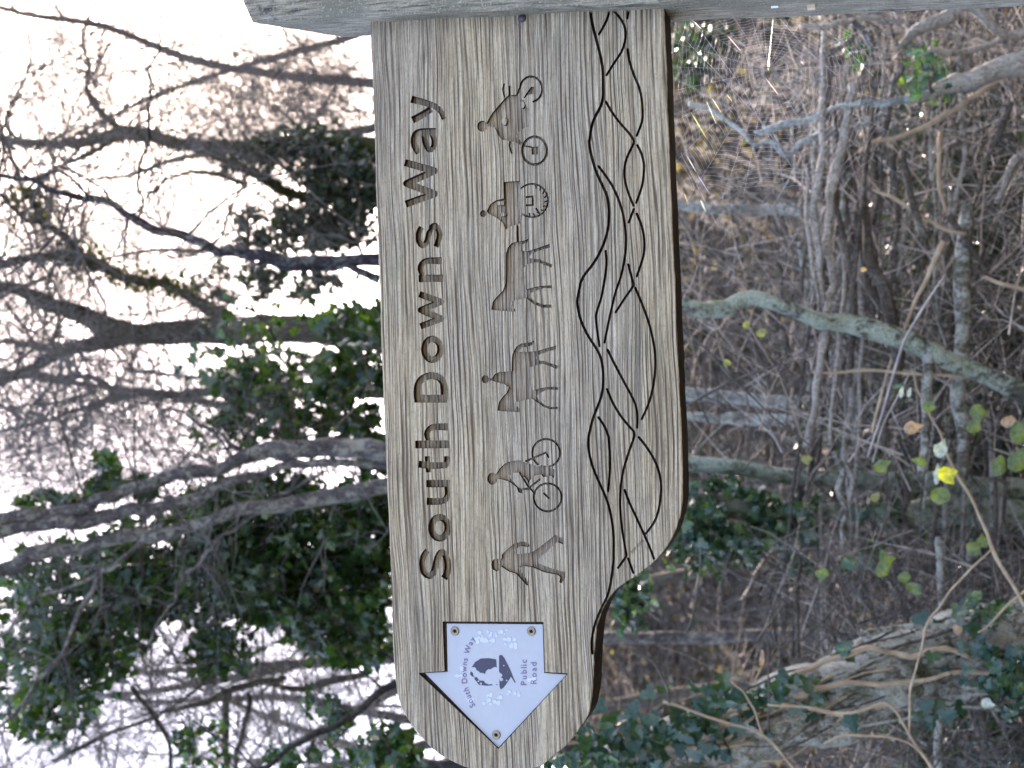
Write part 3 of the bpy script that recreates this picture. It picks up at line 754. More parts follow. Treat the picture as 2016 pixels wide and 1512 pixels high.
TW_G = mat_twig('grey_twigs', (.12, .11, .11), (.30, .28, .27))
TW_H = mat_twig('hedge_twigs', (.12, .105, .095), (.36, .32, .28))
TW_T = mat_twig('tan_stems', (.17, .13, .09), (.34, .27, .19))
TW_F = mat_twig('far_twigs', (.075, .070, .068), (.17, .158, .15))
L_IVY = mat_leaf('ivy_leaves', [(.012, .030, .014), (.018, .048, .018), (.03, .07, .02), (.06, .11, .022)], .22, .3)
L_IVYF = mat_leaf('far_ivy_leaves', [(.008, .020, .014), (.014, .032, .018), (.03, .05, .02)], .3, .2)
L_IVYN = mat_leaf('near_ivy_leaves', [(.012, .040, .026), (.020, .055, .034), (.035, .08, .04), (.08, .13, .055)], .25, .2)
L_DEAD = mat_leaf('leaf_litter', [(.04, .03, .024), (.085, .062, .046), (.14, .10, .08), (.22, .18, .15), (.065, .055, .045)], .85, .10, .15)
L_GRN = mat_leaf('bramble_green', [(.06, .095, .03), (.085, .12, .035)], .4, .3)
L_YEL = mat_leaf('bramble_yellow', [(.26, .28, .03), (.34, .33, .05)], .35, .5)
L_OLV = mat_leaf('bramble_olive', [(.11, .12, .04), (.14, .14, .045)], .5, .2)
L_PNK = mat_leaf('bramble_withered', [(.24, .16, .12), (.30, .20, .15)], .6, .25)
L_BLU = mat_leaf('bramble_pale_underside', [(.30, .34, .31), (.36, .40, .36)], .45, .15)

def w3(pl, d):
    """photo polyline (x, y, width px[, depth]) -> world points and radii"""
    P3 = []; R = []
    for q in pl:
        dd = q[3] if len(q) > 3 else d
        P3.append(np.array(P(q[0], q[1], dd))); R.append(q[2] * dd / FPX / 2)
    return P3, R
def smoothpath(P3, R, n=5):
    a = np.column_stack([np.array(P3), np.array(R)]); c = catmull(a, n=n); return c[:, :3], np.maximum(c[:, 3], .0004)
def limb(mb, pl, d, sides=10, rough=.13, n=6, ground=False, wob=0.0, seed=0):
    P3, R = w3(pl, d)
    if ground:
        # carry on down to the soil along the last direction, bending upright
        p = P3[-1]; v = P3[-1] - P3[-2]; v = v / np.linalg.norm(v)
        v = v * .4 + np.array([0, .04, -.8])
        for k in range(24):
            gz = hz(p[0], p[1])
            if p[2] < gz - .15: break
            st = min(.45, max(.12, (p[2] - gz) * .5 + .05))
            p = p + v / np.linalg.norm(v) * st; P3.append(p); R.append(R[-1] * (1.03 if p[2] - gz > .3 else 1.18))
    c, r = smoothpath(P3, R, n)
    if wob:
        r2 = np.random.default_rng(seed + 5); ph = r2.uniform(0, 6.28, (3, 3))
        s_ax = np.linspace(0, len(c) * .45, len(c))
        for k in range(3):
            c[:, k] += wob * (np.sin(s_ax + ph[k, 0]) + .5 * np.sin(2.3 * s_ax + ph[k, 1])) * 1.0
    mb.tube(c, r, sides, rough, seed=seed)
    return c, r

def grow(mb, p, v, L, r, lev, up=.15, spread=.75, kids=(4, 4, 3), sides=3, wig=.22, rnd=random, droop=0.0, gz=.35):
    n = 6 if lev > 1 else 4
    pts = [np.array(p, float)]; v = np.array(v, float); v /= np.linalg.norm(v); vs = [v]
    for i in range(n):
        v = v + np.array([rnd.gauss(0, wig), rnd.gauss(0, wig) * .8, rnd.gauss(0, wig) + up * .5 - droop]); v /= np.linalg.norm(v)
        pts.append(pts[-1] + v * (L / n)); vs.append(v)
    rr = [max(r * (1 - .8 * i / n), .0006) for i in range(n + 1)]
    mb.thin(pts, rr)
    if lev > 0:
        k = kids[min(lev - 1, len(kids) - 1)]
        for _ in range(k):
            i = rnd.randint(1, n); dv = vs[i] + np.array([rnd.gauss(0, spread), rnd.gauss(0, spread * .7), rnd.gauss(0, spread) + up])
            grow(mb, pts[i], dv, L * rnd.uniform(gz, gz + .3), rr[i] * .62, lev - 1, up, spread, kids, sides, wig, rnd, droop, gz)

def twigs_on(mb, c, r, count, Lr, rad, lev=2, up=.2, seed=1, kids=(4, 4), wig=.22, side=None, droop=0.0):
    rd = random.Random(seed)
    for _ in range(count):
        i = rd.randint(1, len(c) - 2)
        t = c[i + 1] - c[i - 1]; t /= np.linalg.norm(t)
        q = np.array([rd.gauss(0, 1), rd.gauss(0, .7), rd.gauss(0, 1)]); q -= t * (q @ t); q /= np.linalg.norm(q)
        v = q + t * rd.uniform(-.5, .8)
        if side is not None: v = v + np.array(side)
        grow(mb, c[i], v, rd.uniform(*Lr), rad * rd.uniform(.6, 1.2), lev, up, .7, kids, 3, wig, rd, droop)

def twig_at(mb, box, d, count, Lpx, rpx, ang, lev=1, seed=1, up=0.0, wig=.2, kids=(3, 3), curve=0):
    """free twigs whose middles fall within a stretch of the view, d0..d1 metres off; ang: mean direction in the upright world, spread"""
    rd = random.Random(seed)
    for _ in range(count):
        x = rd.uniform(box[0], box[2]); y = rd.uniform(box[1], box[3]); dd = rd.uniform(*d)
        if x > 1330 and 880 < y < 1050 and dd < 4.5: dd += .9       # behind the mossy stems
        p = np.array(P(x, y, dd)); a = rd.gauss(*ang)
        v = np.array([math.cos(a), rd.gauss(0, .45), math.sin(a)])
        L = rd.uniform(*Lpx) * dd / FPX; p = p - v * L * .5
        if p[2] < hz(p[0], p[1]): continue
        grow(mb, p, v, L, rd.uniform(*rpx) * dd / FPX / 2, lev, up, .7, kids, 3, wig, rd)

# ------------------------------------------------------------------ leaves
def leaf_shape(kind='ivy'):
    if kind == 'ivy':
        o_ = [(0, 0), (.42, -.12), (.62, .28), (.32, .42), (.40, .72), (0, 1.08), (-.40, .72), (-.32, .42), (-.62, .28), (-.42, -.12)]
    elif kind == 'ovate':
        o_ = [(0, 0), (.22, .05), (.40, .28), (.42, .55), (.24, .85), (0, 1.05), (-.24, .85), (-.42, .55), (-.40, .28), (-.22, .05)]
    else:
        o_ = [(0, 0), (.30, .3), (.22, .8), (0, 1.0), (-.22, .8), (-.30, .3)]
    return np.array(o_)
IVY_O, OVA_O, LIT_O = leaf_shape('ivy'), leaf_shape('ovate'), leaf_shape('lit')
def add_leaves(mb, pts, size, outline, rd, facing=(0, -.6, .5), hang=.6, var=.35, fold=.18):
    m = len(outline); n = len(pts); g_ = np.random.default_rng(rd.randint(0, 10 ** 6))
    s = (size * g_.uniform(1 - var, 1 + var, n))[:, None]
    nrm = g_.normal(0, .7, (n, 3)) + np.array(facing); nrm /= np.linalg.norm(nrm, axis=1, keepdims=True)
    tip = g_.normal(0, 1, (n, 3)) * np.array([.7, .5, .5]) + np.array([0, 0, -hang])
    tip -= nrm * np.sum(nrm * tip, 1, keepdims=True); tip /= np.linalg.norm(tip, axis=1, keepdims=True) + 1e-9
    side = np.cross(nrm, tip); Pn = np.array([tuple(p) for p in pts])
    U = np.append(outline[:, 0], 0); W = np.append(outline[:, 1], .45)
    H_ = fold * (np.abs(U) * 1.2 - (W - .4) ** 2)
    V = Pn[:, None] + s[:, None] * (U[:, None] * side[:, None] + (W - .5)[:, None] * tip[:, None] + H_[:, None] * nrm[:, None])
    i = np.arange(m); F = np.stack([np.full(m, m), i, (i + 1) % m], 1)
    F = (F[None] + (np.arange(n) * (m + 1))[:, None, None]).reshape(-1, 3) + mb.n
    mb.v.append(V.reshape(-1, 3)); mb.n += n * (m + 1); mb.q.append(F)
def cluster(cl, rd):
    out = []
    for (cx, cy, rx, ry, d0, d1, n) in cl:
        # leaves grow in sprays round many small centres
        k = max(3, n // 11); cs = []
        for _ in range(k):
            a = rd.uniform(0, 6.283); q = math.sqrt(rd.random())
            cs.append((cx + rx * q * math.cos(a), cy + ry * q * math.sin(a), rd.uniform(d0, d1)))
        for _ in range(n):
            c = rd.choice(cs); g_ = min(rx, ry) * .22
            out.append(tuple(P(c[0] + rd.gauss(0, g_), c[1] + rd.gauss(0, g_), c[2] + rd.gauss(0, .06))))
    return out

def tree(name, label, cat, d, limbs, mat, ws=1.0, group=None, base=None):
    limbs = [(a_, [(q[0], q[1], q[2] * ws) for q in p_], g_) for a_, p_, g_ in limbs]
    """limbs: list of (part name, polyline, to ground)"""
    b = base or P(limbs[0][1][-1][0], limbs[0][1][-1][1], d) ; bx, by = b[0], b[1]
    T = thing(name, Vector((bx, by, hz(bx, by))), label, cat, group)
    res = []
    for i, (pn, pl, gr) in enumerate(limbs):
        mb = MB(); c, r = limb(mb, pl, d, sides=14 if max(q[2] for q in pl) > 40 else 9, rough=.12, ground=gr, seed=i * 7 + int(d * 10), wob=.006)
        link(pn, mb, B_STEM if pn == 'lower_stem' else B_WHITE if pn == 'lower_trunk' else B_UPPER if (pn == 'upper_trunk' or (mat is B_LICH and pn == 'branch')) else mat, T, True); res.append((c, r))
    return T, res

# ---- slender lichened tree that crosses behind the arm
T1, R1 = tree('lichen_covered_tree', 'slender leaning tree with pale green lichen, crossing behind the middle of the arm', 'tree', 3.3, [
    ('upper_trunk', [(-60, 335, 11), (0, 345, 13), (60, 360, 15), (130, 378, 18), (200, 400, 21), (270, 430, 24), (340, 462, 26), (400, 480, 28), (460, 497, 31), (520, 508, 33), (620, 512, 36), (740, 518, 40), (900, 535, 42), (1000, 550, 41)], False),
    ('trunk', [(960, 544, 42), (1100, 565, 44), (1340, 602, 44), (1420, 604, 50), (1500, 594, 46), (1600, 622, 48), (1700, 648, 56), (1830, 690, 60), (1950, 742, 60), (2060, 790, 62)], True),
    ('branch', [(275, 430, 9), (272, 380, 9), (280, 330, 9), (288, 250, 8), (300, 150, 7), (312, 80, 6), (306, 20, 5), (300, -40, 4)], False),
    ('branch', [(745, 545, 26), (700, 528, 22), (640, 528, 18), (560, 522, 15), (490, 522, 12)], False),
    ('branch', [(190, 398, 8), (120, 340, 8), (60, 345, 6), (10, 290, 5), (-10, 200, 4)], False),
], B_LICH, .66)
mb = MB(); twigs_on(mb, *R1[0], 26, (.25, .6), .004, 2, seed=2, kids=(3, 3)); twigs_on(mb, *R1[2], 16, (.15, .35), .0025, 1, seed=3)
link('twigs', mb, TW_D, T1, kind='stuff')

# ---- big forked tree
T2, R2 = tree('forked_tree', 'big brown forked tree against the sky, its thick limbs spreading out of the frame', 'tree', 6.2, [
    ('trunk', [(60, 588, 40), (110, 602, 46), (160, 622, 54), (220, 645, 64), (300, 660, 72), (400, 650, 74), (500, 650, 82), (600, 650, 86), (760, 660, 88), (1000, 700, 80)], False),
    ('lower_trunk', [(960, 694, 80), (1200, 750, 50), (1340, 772, 40), (1420, 782, 40), (1490, 788, 38), (1540, 792, 36)], True),
    ('limb', [(470, 640, 66), (430, 620, 52), (400, 602, 40), (370, 582, 30), (320, 560, 26), (260, 550, 28), (210, 530, 34), (170, 512, 40), (120, 503, 34), (50, 512, 24), (-40, 525, 20)], False),
    ('limb', [(170, 622, 50), (110, 602, 46), (60, 580, 38), (0, 562, 30), (-60, 550, 28)], False),
    ('limb', [(250, 662, 50), (180, 678, 44), (110, 700, 38), (50, 730, 32), (-60, 780, 28)], False),
    ('limb', [(220, 668, 34), (150, 682, 28), (80, 686, 18), (0, 672, 14), (-60, 668, 12)], False),
    ('limb', [(165, 505, 26), (140, 480, 24), (110, 455, 20), (80, 432, 20), (60, 390, 16), (50, 378, 12)], False),
    ('limb', [(90, 438, 16), (50, 432, 14), (10, 390, 14), (-30, 380, 10)], False),
], B_GREY, .66)
mb = MB()
for k in range(2, 8): twigs_on(mb, *R2[k], 15, (.5, 1.3), .008, 3, seed=20 + k, kids=(4, 4, 3))
twigs_on(mb, *R2[0], 14, (.4, .9), .006, 3, seed=31, kids=(3, 3, 3))
link('twigs', mb, TW_F, T2, kind='stuff')

# ---- its thinner neighbour
T3, R3 = tree('thin_tree', 'thin bare tree below the big forked one, ivy round its foot', 'tree', 6.8, [
    ('trunk', [(170, 800, 18), (220, 785, 26), (280, 775, 32), (340, 777, 28), (400, 774, 26), (500, 772, 28), (760, 778, 34), (1000, 800, 34)], False),
    ('lower_trunk', [(960, 796, 34), (1200, 810, 30), (1350, 818, 26), (1430, 824, 34), (1520, 828, 34)], True),
    ('limb', [(230, 785, 22), (205, 755, 18), (160, 742, 16), (100, 740, 14), (20, 735, 10), (-40, 728, 8)], False),
    ('limb', [(200, 795, 16), (150, 805, 14), (100, 828, 13), (40, 838, 10), (-40, 862, 8)], False),
    ('limb', [(190, 770, 10), (130, 790, 9), (60, 795, 8), (-30, 810, 6)], False),
], B_GREY, .66)
mb = MB()
for k in (0, 2, 3, 4): twigs_on(mb, *R3[k], 26, (.4, 1.2), .006, 3, seed=40 + k, kids=(4, 4, 3))
link('twigs', mb, TW_F, T3, kind='stuff')

# ---- many-stemmed tree nearer the arrow end
T4, R4 = tree('many_stemmed_tree', 'pale mottled tree of several stems fanning up left of the arm and mossy below it', 'tree', 4.2, [
    ('stem', [(-60, 1028, 30), (0, 1022, 32), (80, 1012, 30), (160, 1000, 32), (220, 976, 34), (300, 948, 36), (380, 930, 36), (430, 922, 34), (500, 896, 40), (595, 878, 46), (700, 886, 56), (770, 890, 60), (1000, 900, 54)], False),
    ('lower_stem', [(960, 899, 54), (1200, 906, 44), (1350, 914, 42), (1500, 928, 44), (1700, 946, 48), (1900, 956, 54), (2060, 962, 56)], True),
    ('stem', [(-60, 1046, 36), (0, 1042, 38), (80, 1036, 36), (160, 1024, 38), (230, 1012, 38), (300, 1000, 36), (400, 974, 30), (450, 950, 28), (520, 928, 22), (600, 916, 20), (760, 912, 24), (1000, 950, 40)], False),
    ('lower_stem', [(960, 945, 40), (1200, 972, 42), (1350, 986, 44), (1500, 1000, 46), (1700, 1012, 50), (1780, 1010, 66), (1850, 1008, 84), (1950, 1010, 96), (2060, 1018, 104)], True),
    ('stem', [(-60, 1140, 38), (0, 1122, 42), (50, 1100, 44), (100, 1084, 40), (180, 1072, 36), (260, 1056, 34), (340, 1044, 36), (470, 1010, 36), (620, 980, 40), (770, 960, 44), (1000, 980, 44)], False),
    ('branch', [(330, 1030, 15), (254, 1087, 14), (215, 1118, 14), (198, 1131, 13), (170, 1179, 14), (139, 1254, 13), (110, 1300, 12), (79, 1337, 11), (30, 1400, 10), (-30, 1450, 9)], False),
    ('branch', [(632, 925, 9), (575, 965, 9), (516, 1000, 9), (460, 1040, 10), (417, 1079, 10), (385, 1110, 9), (357, 1147, 9), (340, 1180, 8), (325, 1210, 7), (290, 1278, 6)], False),
    ('branch', [(600, 905, 14), (555, 905, 16), (500, 895, 14), (456, 873, 13), (420, 850, 11), (397, 833, 9), (350, 812, 7), (317, 803, 9)], False),
    ('branch', [(198, 1131, 10), (140, 1150, 9), (80, 1180, 8), (20, 1230, 7), (-20, 1260, 6)], False),
    ('branch', [(1350, 1004, 14), (1420, 1012, 14), (1500, 1028, 16), (1600, 1042, 18), (1700, 1054, 20), (1780, 1072, 22), (1840, 1092, 24), (1930, 1104, 22), (2050, 1108, 22)], False),
    ('branch', [(1560, 1058, 12), (1595, 1075, 17), (1640, 1108, 22), (1680, 1150, 22), (1712, 1190, 20), (1745, 1232, 18)], False),
], B_ASH, .74)
mb = MB()
for k in (0, 2, 4): twigs_on(mb, R4[k][0][:60], R4[k][1], 16, (.25, .7), .004, 2, seed=50 + k)
for k in (5, 6, 7, 8): twigs_on(mb, *R4[k], 10, (.15, .5), .003, 2, seed=60 + k)
link('twigs', mb, TW_D, T4, kind='stuff')

# ---- mossy tree up by the post end
T5, R5 = tree('mossy_tree', 'dark mossy tree with ivy near the top of the post', 'tree', 7.4, [
    ('trunk', [(-60, 276, 14), (0, 276, 16), (60, 280, 18), (130, 284, 22), (190, 274, 30), (240, 264, 34), (300, 268, 34), (360, 282, 30), (420, 290, 30), (500, 290, 40), (600, 290, 54), (760, 296, 60), (1000, 330, 50)], False),
    ('lower_trunk', [(960, 324, 50), (1200, 380, 34), (1340, 404, 26), (1440, 411, 26), (1550, 414, 28)], True),
    ('limb', [(380, 290, 20), (420, 306, 22), (470, 325, 24), (520, 352, 26), (560, 375, 26), (620, 390, 28), (700, 380, 26), (760, 350, 30)], False),
    ('limb', [(240, 262, 20), (215, 235, 18), (190, 210, 20), (172, 180, 12), (176, 130, 9), (160, 80, 8), (185, 20, 6), (190, -30, 5)], False),
    ('limb', [(230, 270, 14), (160, 310, 12), (110, 332, 10), (72, 352, 10), (40, 400, 7), (10, 440, 5)], False),
    ('limb', [(60, 280, 12), (10, 250, 9), (40, 180, 8), (60, 100, 7), (30, 20, 6), (20, -40, 5)], False),
    ('limb', [(490, 362, 14), (430, 345, 12), (370, 340, 10), (325, 355, 8), (280, 400, 6)], False),
], B_MOSS, .80)
mb = MB()
for k in (0, 2, 3, 4, 5, 6): twigs_on(mb, *R5[k], 17, (.4, 1.3), .006, 3, seed=70 + k, kids=(4, 4, 3))
link('twigs', mb, TW_D, T5, kind='stuff')
ml = MB(); rd = random.Random(5)
moss = [tuple(np.array(R5[0][0][i]) + np.array([rd.gauss(0, .03), rd.gauss(0, .03), rd.gauss(0, .03)])) for i in [rd.randint(5, 50) for _ in range(520)]]
add_leaves(ml, moss, .035, LIT_O, rd, facing=(0, -.3, .9))
moss2 = [tuple(np.array(R2[k][0][i]) + np.array([rd.gauss(0, .035), rd.gauss(0, .03), rd.gauss(0, .05)])) for k in (2, 2, 6) for i in [rd.randint(18, min(50, len(R2[k][0]) - 1)) for _ in range(170)]]
add_leaves(ml, moss2, .035, LIT_O, rd, facing=(0, -.3, .9))
link('moss_tufts', ml, mat_leaf('moss_green', [(.03, .045, .012), (.07, .085, .02), (.10, .11, .03)], .9, .2), T5, kind='stuff')

# ---- leaning old tree with ivy under the arrow end
T6, R6 = tree('ivy_clad_leaning_tree', 'thick leaning old tree under the arrow end, white lichen patches and tan ivy stems', 'tree', 3.0, [
    ('trunk', [(1020, 1640, 120), (1120, 1590, 128), (1250, 1530, 138), (1400, 1465, 148), (1520, 1420, 150), (1600, 1390, 156), (1700, 1345, 162), (1770, 1322, 165), (1850, 1300, 166), (1950, 1282, 168), (2080, 1262, 178)], True),
    ('snag', [(1700, 1262, 34), (1726, 1256, 26), (1748, 1240, 18)], False),
], B_IVYT)
IVS = [[(1480, 1375, 8), (1536, 1345, 10), (1590, 1318, 10), (1645, 1294, 10), (1704, 1280, 12), (1760, 1284, 10), (1804, 1291, 10), (1860, 1278, 9), (1909, 1290, 12)],
       [(1560, 1372, 8), (1600, 1358, 9), (1660, 1350, 9), (1736, 1344, 10), (1830, 1336, 9), (1918, 1326, 9), (2050, 1320, 9)],
       [(1430, 1402, 6), (1509, 1388, 7), (1580, 1395, 6), (1659, 1406, 7), (1710, 1396, 7), (1750, 1388, 8)],
       [(1200, 1470, 14), (1290, 1440, 14), (1380, 1428, 12), (1440, 1432, 10), (1500, 1440, 8)],
       [(1220, 1500, 12), (1300, 1478, 12), (1400, 1470, 9), (1480, 1458, 7)],
       [(1690, 1250, 12), (1780, 1238, 10), (1880, 1225, 14), (1960, 1205, 16), (2050, 1190, 18)],
       [(1360, 1500, 10), (1400, 1470, 9), (1450, 1435, 8), (1500, 1405, 7)],
       [(1620, 1430, 5), (1700, 1425, 6), (1790, 1412, 6), (1900, 1395, 7), (2040, 1388, 8)]]
for i, q in enumerate(IVS):
    mb = MB(); limb(mb, q, 2.885, 7, .2, 5, seed=i, wob=.004); link('ivy_stem', mb, TW_T if i not in (5, 7) else B_IVYT, T6, True)

r9 = random.Random(3); TC = [(1180, 1560), (1300, 1508), (1420, 1458), (1540, 1412), (1660, 1362), (1780, 1320), (1900, 1290), (2040, 1268)]
for i in range(26):
    k0 = r9.randint(0, 4); k1 = min(7, k0 + r9.randint(2, 4)); off = r9.uniform(-66, 66); w = r9.uniform(2.5, 8)
    q = []
    for k in range(k0, k1 + 1):
        off = max(-70, min(70, off + r9.gauss(0, 13))); q.append((TC[k][0] + off * .35, TC[k][1] + off, w * (1 - .1 * (k1 - k)), 3.0 - math.sqrt(max(.0, 1 - (off / 82) ** 2)) * .093 - .004))
    mb = MB(); limb(mb, q, 2.9, 6, .15, 6, seed=i, wob=.005); link('ivy_stem', mb, (TW_T, B_IVYT, B_RODD, B_RODD)[i % 4], T6, True)
# ---- other, paler and farther stems standing on the bank
for i, (pl, d, mt, lab, w) in enumerate([
    ([(800, 1290, 30), (1000, 1275, 28), (1190, 1258, 26), (1300, 1256, 24), (1450, 1252, 24), (1560, 1250, 24)], 7.0, B_ASH, 'thin grey trunk on the leaf covered bank below the arrow plate', 0),
    
    ([(448, 1357, 16), (446, 1420, 15), (440, 1500, 14), (430, 1600, 14)], 6.5, B_GREY, '', 1),
]):
    if w: continue
    T, R = tree('bank_tree', lab, 'tree', d, [('trunk', pl, True)], mt)
    up = [(pl[0][0] - 900, pl[0][1] - 30, 3), (pl[0][0] - 600, pl[0][1] + 30, 7), (pl[0][0] - 300, pl[0][1] + 20, pl[0][2] * .45), (pl[0][0] - 120, pl[0][1] + 12, pl[0][2] * .8), pl[0]]
    mb = MB(); c, r = limb(mb, up, d, 8, .1); link('upper_trunk', mb, mt, T, True)
    mb = MB(); twigs_on(mb, c, r, 14, (.6, 1.6), .01, 3, seed=90 + i, kids=(4, 3, 3)); link('twigs', mb, TW_F, T, kind='stuff')

# ---- the wood on top of the bank: each tree with its trunk and its own crown
rdw = random.Random(21)
spots = []
for k in range(18):
    y = rdw.uniform(12, 27); x = rdw.uniform(-.36, .36) * y
    spots.append((x, y))
for k in range(7):
    y = rdw.uniform(9.5, 14); spots.append((-rdw.uniform(.13, .33) * y, y))
KIND = ['bare far tree with a fine twiggy crown in the wood on top of the bank'] * 2
for k, (x, y) in enumerate(spots):
    z0 = hz(x, y); H = rdw.uniform(6.5, 11); T = thing('woodland_tree', Vector((x, y, z0)), KIND[k % 2], 'tree', 'bare trees of the wood behind the bank')
    mb = MB(); pts = []; p = np.array([x, y, z0 - .2]); v = np.array([rdw.gauss(0, .12), rdw.gauss(0, .1), 1.])
    for i in range(9):
        pts.append(p.copy()); v = v + np.array([rdw.gauss(0, .09), rdw.gauss(0, .09), .05]); v /= np.linalg.norm(v); p = p + v * H / 9
    r_ = rdw.uniform(.04, .085); rr = [r_ * (1 - .75 * i / 8) for i in range(9)]
    c, r = smoothpath(pts, rr, 4); mb.tube(c, r, 7, .08, seed=k); link('trunk', mb, B_DARK if k % 3 else B_GREY, T, True)
    mb = MB(); twigs_on(mb, c[5:], r[5:], 20, (1.2, 3.0), .015, 3, up=.28, seed=100 + k, kids=(5, 5, 4), wig=.2)
    link('twigs', mb, TW_F if k % 2 else TW_D, T, kind='stuff')

# ---- scrub of fine shoots between the trees
mb = MB()
twig_at(mb, (-20, 0, 470, 340), (5, 8), 330, (100, 330), (1, 2.6), (.25, .9), 3, 3, .05, kids=(4, 4, 3))
twig_at(mb, (-20, 400, 480, 620), (6, 9), 240, (100, 300), (1, 2.8), (1.2, .7), 3, 4, .05, kids=(4, 4, 3))
twig_at(mb, (-20, 680, 560, 980), (5, 9), 330, (120, 320), (1, 3), (1.0, .8), 3, 5, .05, kids=(4, 4, 3))
twig_at(mb, (450, 60, 760, 340), (8, 13), 520, (90, 260), (1, 2.6), (.9, .7), 3, 6, .1, kids=(5, 4, 3))
twig_at(mb, (0, 1200, 780, 1530), (5, 11), 380, (120, 330), (1, 3), (1.1, .8), 3, 7, .1, kids=(4, 4, 3))
twig_at(mb, (560, 430, 780, 640), (5, 9), 30, (60, 200), (2, 5), (1.0, .8), 3, 8, .1)
link('fine_shoots', mb, TW_F, None, kind='stuff', label='mesh of fine bare shoots between the trees against the sky', cat='shoots')
for i, (q, d) in enumerate([
    ([(800, 1335, 22), (778, 1345, 17), (720, 1388, 15), (675, 1417, 13), (620, 1450, 12), (575, 1470, 11), (516, 1512, 10), (470, 1540, 9)], 3.4),
    ([(560, 1332, 13), (516, 1341, 15), (460, 1360, 14), (397, 1381, 13), (330, 1400, 9)], 5.2),
    ([(448, 1357, 18), (446, 1420, 15), (442, 1500, 13), (436, 1580, 12)], 5.3),
    ([(492, 1365, 10), (480, 1420, 10), (470, 1480, 9), (466, 1560, 9)], 5.5),
    ([(260, 1350, 9), (300, 1410, 9), (330, 1460, 8), (340, 1540, 8)], 5.0),
    ([(100, 1500, 9), (200, 1455, 8), (320, 1400, 7), (420, 1330, 6)], 4.6),
    ([(720, 1330, 14), (640, 1345, 16), (560, 1352, 10), (470, 1330, 6)], 5.6),
]):
    mb = MB(); c, r = limb(mb, q, d, 7, .12, 5, seed=i, wob=.006); twigs_on(mb, c, r, 7, (.15, .5), .003, 2, seed=140 + i)
    lab = ['dark branch reaching up from behind the rounded end of the arm', 'crooked grey branch low in the twigs left of the arm', 'thicker level shoot hanging off the crooked grey branch', 'thinner level shoot next to the crooked grey branch',
           'short bent shoot in the bright gap left of the arrow end', 'long thin branch crossing the far left corner', 'dull brown bough behind the bright twigs by the arrow end'][i]
    link('loose_branch', mb, B_GREY if i else B_DARK, None, True, lab, 'branch', loc=tuple(P(q[0][0], q[0][1], d)))

# ================================================================== ivy
rd = random.Random(77)
def ivy(label, cl, size, mat, facing=(0, -.6, .5), outline=IVY_O, stems=0, mult=1.7):
    cl = [(*q[:6], int(q[6] * mult)) for q in cl]; size *= .74
    pts = cluster(cl, rd); c = Vector(tuple(np.mean(np.array(pts), 0)))
    mb = MB(); add_leaves(mb, pts, size, outline, rd, facing)
    T = thing('ivy', Vector((c.x, c.y, hz(c.x, c.y))), label, 'ivy')
    link('foliage', mb, mat, T, kind='stuff')
    mb = MB()
    for (cx, cy, rx, ry, d0, d1, n) in cl:
        for _ in range(max(2, n // 70)):
            q = P(cx + rd.uniform(-rx, rx) * .8, cy + rd.uniform(-ry, ry) * .8, rd.uniform(d0, d1))
            grow(mb, tuple(q), (rd.gauss(0, 1), rd.gauss(0, .3), rd.gauss(.6, .6)), rx * 1.2 * d0 / FPX, .006, 2, .1, .7, (3, 3), 3, .25, rd)
    link('stems', mb, TW_B, T, kind='stuff')
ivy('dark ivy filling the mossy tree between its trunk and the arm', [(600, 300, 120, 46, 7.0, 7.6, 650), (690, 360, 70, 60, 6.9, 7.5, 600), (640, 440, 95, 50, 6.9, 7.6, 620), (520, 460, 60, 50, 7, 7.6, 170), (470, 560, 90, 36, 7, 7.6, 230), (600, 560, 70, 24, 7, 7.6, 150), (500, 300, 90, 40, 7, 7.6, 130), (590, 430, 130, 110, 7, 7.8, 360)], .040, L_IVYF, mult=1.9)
ivy('glossy ivy in loose sprays beside the top edge of the arm', [(690, 640, 70, 44, 4.6, 5.2, 300), (700, 740, 60, 60, 4.6, 5.3, 260), (560, 770, 130, 60, 4.8, 5.6, 420), (470, 740, 70, 40, 4.8, 5.4, 120), (600, 850, 130, 30, 4.7, 5.4, 240), (735, 850, 30, 50, 4.7, 5.2, 90), (480, 840, 70, 30, 4.8, 5.4, 80), (560, 740, 190, 130, 4.7, 5.6, 330)], .050, L_IVY, mult=.95)
ivy('deep mass of ivy over the many-stemmed tree', [(250, 960, 80, 24, 4.3, 4.8, 90), (210, 925, 28, 26, 4.3, 4.8, 60), (120, 985, 70, 24, 4.4, 4.9, 110), (560, 1010, 200, 60, 4.4, 5.2, 1100), (400, 1110, 220, 80, 4.5, 5.4, 1500), (600, 1150, 160, 90, 4.5, 5.4, 1200), (180, 1170, 160, 90, 4.5, 5.3, 900), (130, 1290, 130, 80, 4.6, 5.3, 560), (730, 1080, 50, 120, 4.4, 5.2, 420), (80, 1400, 100, 60, 4.6, 5.3, 240), (690, 1250, 90, 55, 4.5, 5.2, 420), (430, 1290, 60, 60, 4.6, 5.2, 160), (740, 950, 30, 60, 4.4, 4.9, 80)], .047, L_IVY)
ivy('sparse ivy sprays hanging left of the rounded arm end', [(640, 1410, 40, 40, 3.6, 4.0, 34), (745, 1470, 45, 45, 3.3, 3.7, 110), (600, 1500, 80, 24, 3.6, 4.0, 46), (400, 1470, 50, 60, 4.4, 4.9, 70), (790, 1500, 60, 24, 3.2, 3.6, 60)], .042, L_IVY)
ivy('dark ivy bunch under the curved notch of the arm', [(1370, 1050, 60, 60, 3.9, 4.3, 260), (1440, 1090, 60, 40, 3.9, 4.3, 110), (1230, 1160, 60, 40, 4.0, 4.4, 120), (1250, 1200, 40, 40, 4.0, 4.4, 60), (1500, 1060, 120, 24, 4.0, 4.4, 120), (1430, 965, 80, 24, 4.0, 4.3, 70), (1650, 1010, 200, 26, 4.0, 4.25, 130), (1600, 1080, 160, 50, 3.9, 4.3, 90)], .040, L_IVYN)
